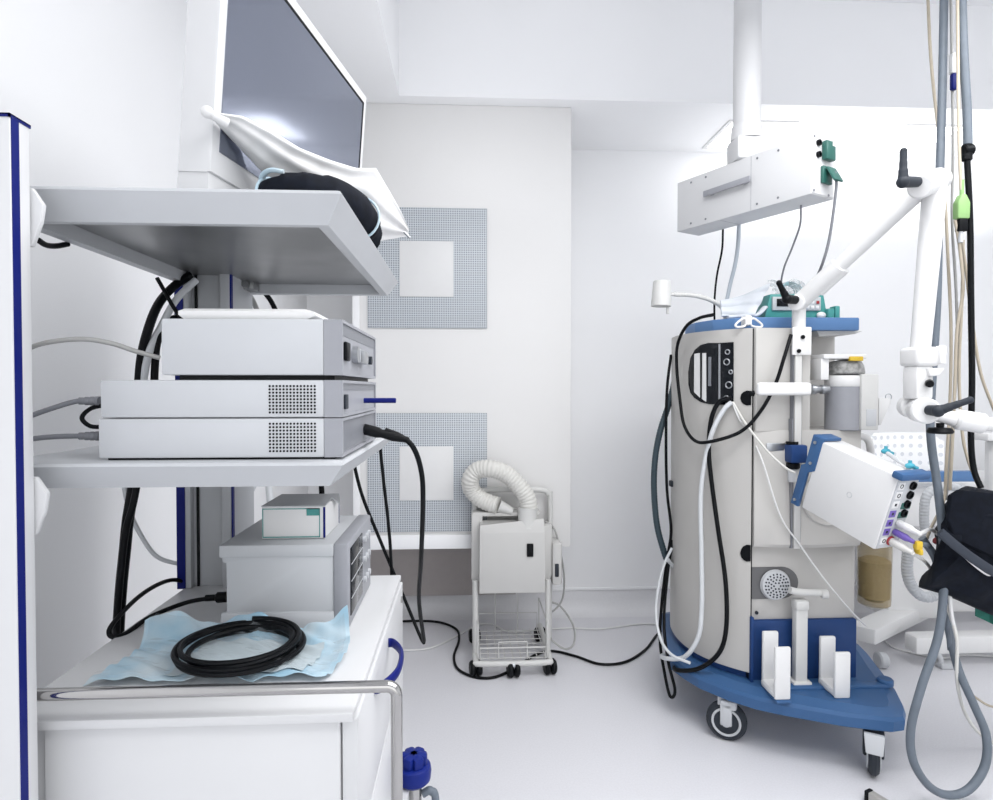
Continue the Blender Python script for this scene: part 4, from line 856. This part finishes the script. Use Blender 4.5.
# ------------------------------------------------------------------ hoses at the right
TOPZ = 3.05
cable('ceiling_hose', 'thick slate grey hose hanging behind the arm into a long loop near the floor', [(946, -120, 1.85), (944, 0, 1.85), (942, 100, 1.85), (939, 200, 1.84), (937, 300, 1.83), (931, 400, 1.82), (931, 440, 1.80), (938, 490, 1.78), (943, 540, 1.78), (944, 585, 1.78), (938, 637, 1.76), (922, 685, 1.74), (911, 728, 1.74), (913, 760, 1.74), (928, 785, 1.74), (948, 795, 1.74), (969, 789, 1.74), (985, 765, 1.75), (986, 735, 1.76), (974, 705, 1.78), (958, 668, 1.80), (948, 625, 1.85), (942, 590, 1.84), (936, 560, 1.83), (922, 538, 1.84)], .0118, GHOSE, 'hose', n=14)
cable('ceiling_hose', 'paired dark slate hose hanging from the ceiling at the right above the black connector', [(961, -120, 1.8), (962, 0, 1.8), (964, 60, 1.8), (967, 110, 1.8), (968, 150, 1.8)], .012, GHOSE, 'hose')
p = PY(967, 151, 1.8)
single('hose_connector', MB().cyl(p+V((-.012, 0, 0)), p+V((.016, 0, .004)), .017, bev=.003).cyl(p+V((0, 0, -.03)), p+V((0, 0, .02)), .014, bev=.003), BLACK, 'black connector joining the ceiling hose to the black cable at right', 'connector', p)
cable('ceiling_cable', 'thick black cable hanging from the black connector past the green plug to the bag', [(967, 158, 1.8), (970, 220, 1.8), (971, 300, 1.8), (972, 380, 1.8), (971, 440, 1.8), (974, 470, 1.8), (981, 488, 1.78)], .0085, BLACK)
cable('ceiling_tube', 'tan tube hanging from the ceiling, leftmost of the thin tubes by the green plug', [(925, -100, 1.95), (928, 0, 1.95), (931, 60, 1.95), (937, 120, 1.93), (944, 180, 1.92), (948, 260, 1.9), (951, 330, 1.9), (950, 400, 1.9), (946, 470, 1.88), (944, 500, 1.87), (930, 530, 1.85), (925, 545, 1.85)], .0045, TAN, 'tube')
cable('ceiling_tube', 'tan tube running down through the green plug line between the hoses', [(957, -80, 1.8), (958, 60, 1.8), (959, 140, 1.8), (961, 190, 1.8)], .0045, TAN, 'tube')
cable('ceiling_tube', 'tan tube crossing below the green plug and hanging to the elbow', [(955, 220, 1.8), (960, 250, 1.81), (963, 290, 1.82), (957, 330, 1.83), (955, 380, 1.84), (953, 430, 1.85), (950, 490, 1.86)], .0045, TAN, 'tube')
cable('ceiling_tube', 'grey tube hanging left of the green plug line', [(949, -80, 1.87), (952, 60, 1.87), (953, 150, 1.87), (952, 220, 1.87), (956, 290, 1.88), (957, 360, 1.9), (952, 430, 1.92), (946, 500, 1.95)], .004, LHOSE, 'tube')
cable('ceiling_tube', 'tan tube swinging out right below the green plug behind the black cable', [(960, 232, 1.84), (966, 270, 1.86), (972, 320, 1.88), (980, 370, 1.9), (990, 400, 1.92), (1003, 430, 1.95)], .0045, TAN, 'tube')
cable('ceiling_tube', 'tan tube falling beside the black cable to the black bag', [(963, 240, 1.86), (962, 300, 1.87), (959, 370, 1.88), (962, 430, 1.87), (968, 460, 1.86), (978, 484, 1.84)], .0045, TAN, 'tube')
p = PY(961, 208, 1.8)
t = Thing('green_plug', 'lime green in-line plug over a black socket hanging between tubes', 'plug', p)
t.add('green_shell', MB().prism([(p.x-.018, 1.788, p.z-.034), (p.x+.020, 1.788, p.z-.034), (p.x+.021, 1.788, p.z+.015), (p.x+.008, 1.788, p.z+.04), (p.x-.006, 1.788, p.z+.04), (p.x-.018, 1.788, p.z+.015)], (0, .024, 0), bev=.004).lathe([(.006, 0), (.006, .05), (0, .05)], (p.x+.002, 1.8, p.z+.035)), LIME)
t.add('black_socket', MB().box(p.x-.012, p.x+.016, 1.789, 1.811, p.z-.072, p.z-.034, .004), BLACK)
t.add('strain_relief', MB().lathe([(0, 0), (.007, 0), (.006, .035), (0, .035)], (p.x, 1.8, p.z-.105)), LGREY)
p = PY(954, 70, 1.86)
t = Thing('cable_tag', 'white tag with a navy blue tip on the thin tubes near the ceiling', 'tag', p)
t.add('white_sleeve', MB().box(p.x-.012, p.x+.012, 1.852, 1.868, p.z-.012, p.z+.05, .003), WHITE2); t.add('blue_tip', MB().box(p.x-.009, p.x+.009, 1.853, 1.867, p.z-.062, p.z-.012, .003), NAVY)
cable('lead_cable', 'white lead from the cream plug falling down beside the grey loop hose', [e3, PY(928, 565, 1.84), PY(940, 590, 1.82), PY(950, 615, 1.80), PY(957, 640, 1.78), PY(957, 680, 1.8), PY(966, 715, 1.85), PY(985, 738, 1.95), PY(1010, 750, 2.0)], .005, CREAM2)
cable('lead_cable', 'white lead looping from the module plugs over the black bag to its lower seam', [e1, PY(932, 530, 1.84), PY(945, 545, 1.82), PY(949, 575, 1.80), PY(951, 610, 1.79), PY(957, 640, 1.79)], .0055, WHITE2)
cable('lead_cable', 'thin white lead hooked across the front of the black bag', [(943, 536, 1.74), (955, 548, 1.73), (970, 562, 1.72), (984, 573, 1.72), (990, 575, 1.72), (991, 570, 1.72), (988, 568, 1.72)], .0028, WHITE2)
cable('lead_cable', 'dark grey lead from the purple plug curving down to the loop hose', [e2+V((.02, 0, -.005)), PY(930, 548, 1.84), PY(940, 575, 1.82), PY(946, 610, 1.82), PY(950, 650, 1.83)], .007, GHOSE)
cable('floor_cable', 'thin tan cable arcing on the floor right of the loop hose', [(1010, 708, 2.05), (990, 706, 2.05), (975, 697, 2.07), (966, 690, 2.1)], .004, TAN)
# hoses on the machine
cable('ventilator_hose', 'slate grey ribbed hose hanging down the left side of the machine', [(678, 365, 2.60), (670, 400, 2.54), (660, 432, 2.5), (655, 460, 2.5), (654, 490, 2.5), (657, 525, 2.5), (664, 552, 2.5), (669, 565, 2.5)], .0125, DHOSE, 'hose', corr=.05, pitch=.012, n=14)
cable('side_cable', 'black cable down the left side of the machine beside the ribbed hose', [(671, 355, 2.52), (667, 390, 2.48), (666, 440, 2.48), (667, 490, 2.48), (671, 530, 2.48), (667, 560, 2.48), (662, 600, 2.45), (660, 640, 2.4), (664, 670, 2.35), (670, 696, 2.28), (675, 690, 2.28), (668, 660, 2.3), (664, 620, 2.4), (668, 570, 2.46), (673, 540, 2.48)], .006, BLACK)
S = lambda x, y, o=.02: on_side(x, y, o)
cable('looped_cable', 'black cable looping from the top slab around the side window to the front post', [S(722, 316, .06), S(708, 319, .05), S(697, 327, .05), S(687, 345, .04), S(684, 368, .03), S(687, 400, .03), S(691, 425, .03), S(702, 440, .04), S(718, 441, .05), PY(740, 432, 2.09), PY(760, 412, 2.06), PY(775, 385, 2.04), PY(784, 358, 2.03), PY(791, 335, 2.05)], .0062, BLACK)
cable('window_cable', 'thick black cable from the side window hanging down to the base', [S(733, 398, .012), S(722, 402, .02), S(715, 420, .025), S(714, 450, .03), S(716, 480, .03), S(722, 530, .03), S(729, 580, .03), S(730, 625, .035), S(724, 650, .045), S(708, 665, .06), S(690, 666, .07), S(676, 655, .08)], .0082, BLACK)
cable('window_hose', 'white hose from the side window hanging down to the base beside the black cable', [S(733, 402, .012), S(726, 410, .02), S(717, 432, .03), S(710, 465, .035), S(707, 500, .035), S(707, 560, .03), S(708, 605, .035), S(706, 635, .045), S(696, 655, .06), S(680, 655, .075), S(669, 640, .09), S(664, 615, .10), S(665, 590, .10), PY(668, 560, 2.45)], .0085, WHOSE, 'hose')
cable('thin_tube', 'thin white tube running diagonally across the machine front to its lower right', [S(733, 402, .01), S(741, 420, .015), PY(750, 435, 2.12), PY(762, 460, 2.055), PY(780, 515, 2.045), PY(800, 545, 2.045), PY(825, 580, 2.05), PY(850, 610, 2.06), PY(866, 626, 2.12)], .003, WHITE2, 'tube')
cable('thin_tube', 'cream tube curving from the side window to the blue clamp', [S(734, 402, .01), S(745, 420, .02), PY(758, 440, 2.06), PY(772, 456, 2.04), PY(786, 468, 2.02), PY(795, 473, 2.01)], .004, CREAM2, 'tube')
cable('white_hose', 'thin white hose bundle falling from the left of the machine past its base', [(672, 548, 2.42), (664, 565, 2.42), (658, 590, 2.4), (656, 615, 2.38), (661, 640, 2.3), (672, 655, 2.22), (690, 663, 2.16)], .0055, WHOSE, 'hose')
cable('port_hose', 'short black hose entering the side port beneath the white bar', [(742, 396, 2.15), (750, 394, 2.10), (762, 392, 2.09), (770, 390, 2.10)], .011, BLACK, 'hose')
p = PY(670.5, 483, 2.5); single('cable_clip', MB().box(p.x-.008, p.x+.012, 2.47, 2.50, p.z-.012, p.z+.012, .003), DGREY, 'small dark cable clip on the left edge of the machine', 'clip', p)
# ------------------------------------------------------------------ patient bed behind
BD = 2.75
bed = Thing('patient_bed', 'white hospital bed with a perforated white end board and blue strip behind the machine', 'bed', (2.2, 2.9, 0))
a = PY(868, 490, BD); b = PY(940, 433, BD)
def hb_(u, v):
    x = a.x+(b.x-a.x+.02)*u; z = a.z-.1+(b.z-a.z+.1)*v
    if u > .85: z -= (u-.85)*.25*v
    if u < .1: z -= (.1-u)*.3*v
    return V((x, BD+.05*math.sin(u*3), z))
bed.add('end_board', MB().grid(hb_, 30, 12, .02), HOLES, ang=60)
bed.add('blue_strip', MB().box(PY(905, 480, 2.7).x, PY(969, 480, 2.7).x, 2.66, 2.70, PY(1, 488, 2.7).z, PY(1, 477, 2.7).z, .004), TOPB)
bed.add('bed_deck', MB().box(PY(880, 500, 2.8).x, 3.2, 2.72, 3.2, .60, PY(1, 489, 2.8).z, .03), WHITE2)
bed.add('side_panel', MB().box(PY(985, 460, 2.7).x, 3.0, 2.64, 2.72, PY(1, 530, 2.7).z, PY(1, 440, 2.7).z, .03).box(PY(973, 440, 2.7).x, 3.0, 2.62, 2.72, PY(1, 444, 2.7).z, PY(1, 436, 2.7).z, .01), WHITE2)
bed.add('column', MB().box(2.05, 2.35, 2.85, 3.1, .12, .62, .02), WHITE2)
bed.add('floor_beam', MB().box(PY(872, 600, 2.9).x, 3.1, 2.60, 2.68, .06, .14, .012).box(PY(900, 590, 2.9).x, 3.1, 3.04, 3.12, .08, .16, .012)
        .prism([(1.75, 2.70, .10), (1.83, 2.62, .10), (2.45, 3.0, .10), (2.40, 3.1, .10)], (0, 0, .07), bev=.008), WHITE2)
for (x, y) in ((PY(885, 620, 2.6).x-.0, 2.62), (2.6, 2.62), (PY(905, 600, 3.0).x, 3.06)):
    bed.add('caster', MB().cyl((x-.02, y, .035), (x+.02, y, .035), .035, bev=.006), LGREY)
m = MB().box(*[0]*6, 0) if False else MB()
p = PZ(945, 668, 0)
single('floor_stand', MB().box(p.x-.03, p.x+.05, p.y-.02, p.y+.03, .0, .025, .006).tube([V((p.x-.02, p.y, .02)), V((p.x-.025, p.y, .05)), V((p.x-.04, p.y+.03, .09))], .012), LGREY, 'small grey foot on the floor seen inside the grey hose loop', 'stand', p)
cable('breathing_tube', 'clear corrugated breathing tube hanging below the tilted module', [(908, 552, 2.3), (907, 570, 2.3), (911, 585, 2.3), (920, 595, 2.3), (930, 597, 2.3), (940, 592, 2.3)], .02, CLRTUBE, 'tube', corr=.06, pitch=.012, n=16)
cable('breathing_tube', 'clear corrugated breathing tube arching behind the module plugs to the black bag', [(926, 540, 2.2), (924, 515, 2.2), (927, 495, 2.2), (940, 487, 2.2), (955, 487, 2.2), (962, 492, 2.2)], .016, CLRTUBE, 'tube', corr=.06, pitch=.012, n=16)
cable('blue_line', 'pale blue thin line with aqua fittings lying along the module top', [MO @ V((.14, -.012, .12)), MO @ V((.19, -.010, .10)), MO @ V((.23, -.008, .09)), MO @ V((UL-.03, -.008, .08))], .006, WHOSE, 'tube')
AQ = mat('aqua_plastic', (.08, .50, .65), .35)
for (p, lab) in ((MO @ V((.13, -.014, .125)), 'aqua fitting at the left end of the thin line on the module top'), (MO @ V((UL-.03, -.014, .085)), 'aqua fitting at the blue trimmed end of the module')):
    pass; single('aqua_fitting', MB().sphere(p, .011, 1.3, 1, .8).cyl(p, p+V((.022, 0, -.008)), .006).cyl(p, p+V((0, 0, .016)), .005), AQ, lab, 'fitting', p)
# black bag / drape
BYY = 1.80
poly = [(951, 493), (969, 486), (1000, 492), (1060, 500), (1060, 640), (993, 616), (945, 595), (919, 588), (934, 562), (937, 530)]
def bagpt(px, py, Y): return PY(px, py, Y)
m = MB()
cx_, cy_ = 985, 550
rings = []
for (s, Y) in ((.55, 1.735), (.85, 1.75), (.97, 1.78), (1.0, 1.82), (.97, 1.90), (.6, 1.93)):
    rg = []
    for i, (x, y) in enumerate(poly):
        rg.append(PY(cx_+(x-cx_)*s, cy_+(y-cy_)*s, Y+.012*math.sin(i*2.3+Y*30)))
    rings.append(rg)
m.loops(rings)
bmesh.ops.subdivide_edges(m.bm, edges=m.bm.edges[:], cuts=4, use_grid_fill=True)
for _ in range(1): bmesh.ops.smooth_vert(m.bm, verts=m.bm.verts[:], factor=.35, use_axis_x=True, use_axis_y=True, use_axis_z=True)
for v in m.bm.verts: v.co.y += .010*math.sin(v.co.x*38+v.co.z*24)+.007*math.sin(v.co.z*60-v.co.x*30)
bg = Thing('black_bag', 'black fabric bag with flap and strap hanging at the right edge behind the hoses', 'bag', PY(980, 600, 1.85))
bg.add('bag_body', m, BLACKF, ang=50)
bg.add('flap', MB().prism([PY(x, y, 1.725) for x, y in ((952, 496), (962, 490), (1000, 494), (1040, 500), (1040, 572), (1000, 560), (955, 540), (949, 520))], (0, .02, 0), bev=.006), BLACKF)
bg.add('strap', MB().tube([PY(940, 532, 1.72), PY(955, 545, 1.715), PY(975, 560, 1.715), PY(1000, 575, 1.715), PY(1040, 590, 1.715)], .014, flat=.4), mat('strap_grey', (.03, .04, .06), .6))
single('teal_cloth', MB().grid(lambda u, v: PY(975+50*u, 608+22*v*u+8*v, 1.86+.02*math.sin(u*8)), 14, 8, .003), TEALCLOTH, 'teal green cloth peeking out beneath the black bag', 'cloth', PY(990, 620, 1.86))
# grey bar at bottom
p = PZ(868, 790, .03); q = PZ(905, 812, .03); d = (q-p).normalized(); n_ = V((-d.y, d.x, 0))
BM = frame(p, d, n_, V((0, 0, 1)))
t = Thing('floor_bar', 'short grey square metal bar with black end cap on the floor at near right', 'stand foot', p*V((1, 1, 0)))
t.add('bar', MB().box(.008, .5, -.012, .012, -.03, -.0, .002, BM), mat('bar_aluminium', (.62, .61, .58), .4, metal=.3)); t.add('end_cap', MB().box(-.004, .009, -.0135, .0135, -.03, .0015, .003, BM), BLACK)
# ------------------------------------------------------------------ light
wd = bpy.data.worlds.new('world'); sc.world = wd; wd.use_nodes = True
wd.node_tree.nodes['Background'].inputs[0].default_value = (.96, .98, 1, 1); wd.node_tree.nodes['Background'].inputs[1].default_value = .95
def area(name, loc, rot, sx, sy, e, col=(1, 1, 1)):
    l = bpy.data.lights.new(name, 'AREA'); l.shape = 'RECTANGLE'; l.size = sx; l.size_y = sy; l.energy = e; l.color = col
    o = bpy.data.objects.new(name, l); COL.objects.link(o); o.location = loc; o.rotation_euler = rot
area('tray_fill_far', (1.2, 1.2, 2.56), (0, 0, 0), 2.2, .6, 25)  # added fill lamp in mid-air below the tray, no fitting there
area('soffit_fill', (2.2, 3.05, 2.1), (math.pi, 0, 0), 1.6, .2, 3.5)  # added up-facing fill to brighten the far soffit, no real fixture
area('soffit_fill_left', (.1, 2.3, 2.0), (math.pi, 0, 0), .3, .3, .8)  # same added up-facing fill, smaller, towards the left soffit
area('tray_fill_near', (1.2, .0, 2.56), (0, 0, 0), 2.2, .6, 20)  # second added fill below the tray, nearer the camera
area('soffit_light', (1.9, 3.08, 2.585), (0, 0, 0), 1.4, .35, 8)
area('front_fill', (.6, -2.2, 1.8), (math.radians(88), 0, 0), 3.0, 2.0, 9)  # added fill panel behind the camera, not a lamp of the room
sc.view_settings.view_transform = 'Standard'; sc.view_settings.look = 'None'; sc.view_settings.exposure = .50; sc.view_settings.gamma = 1
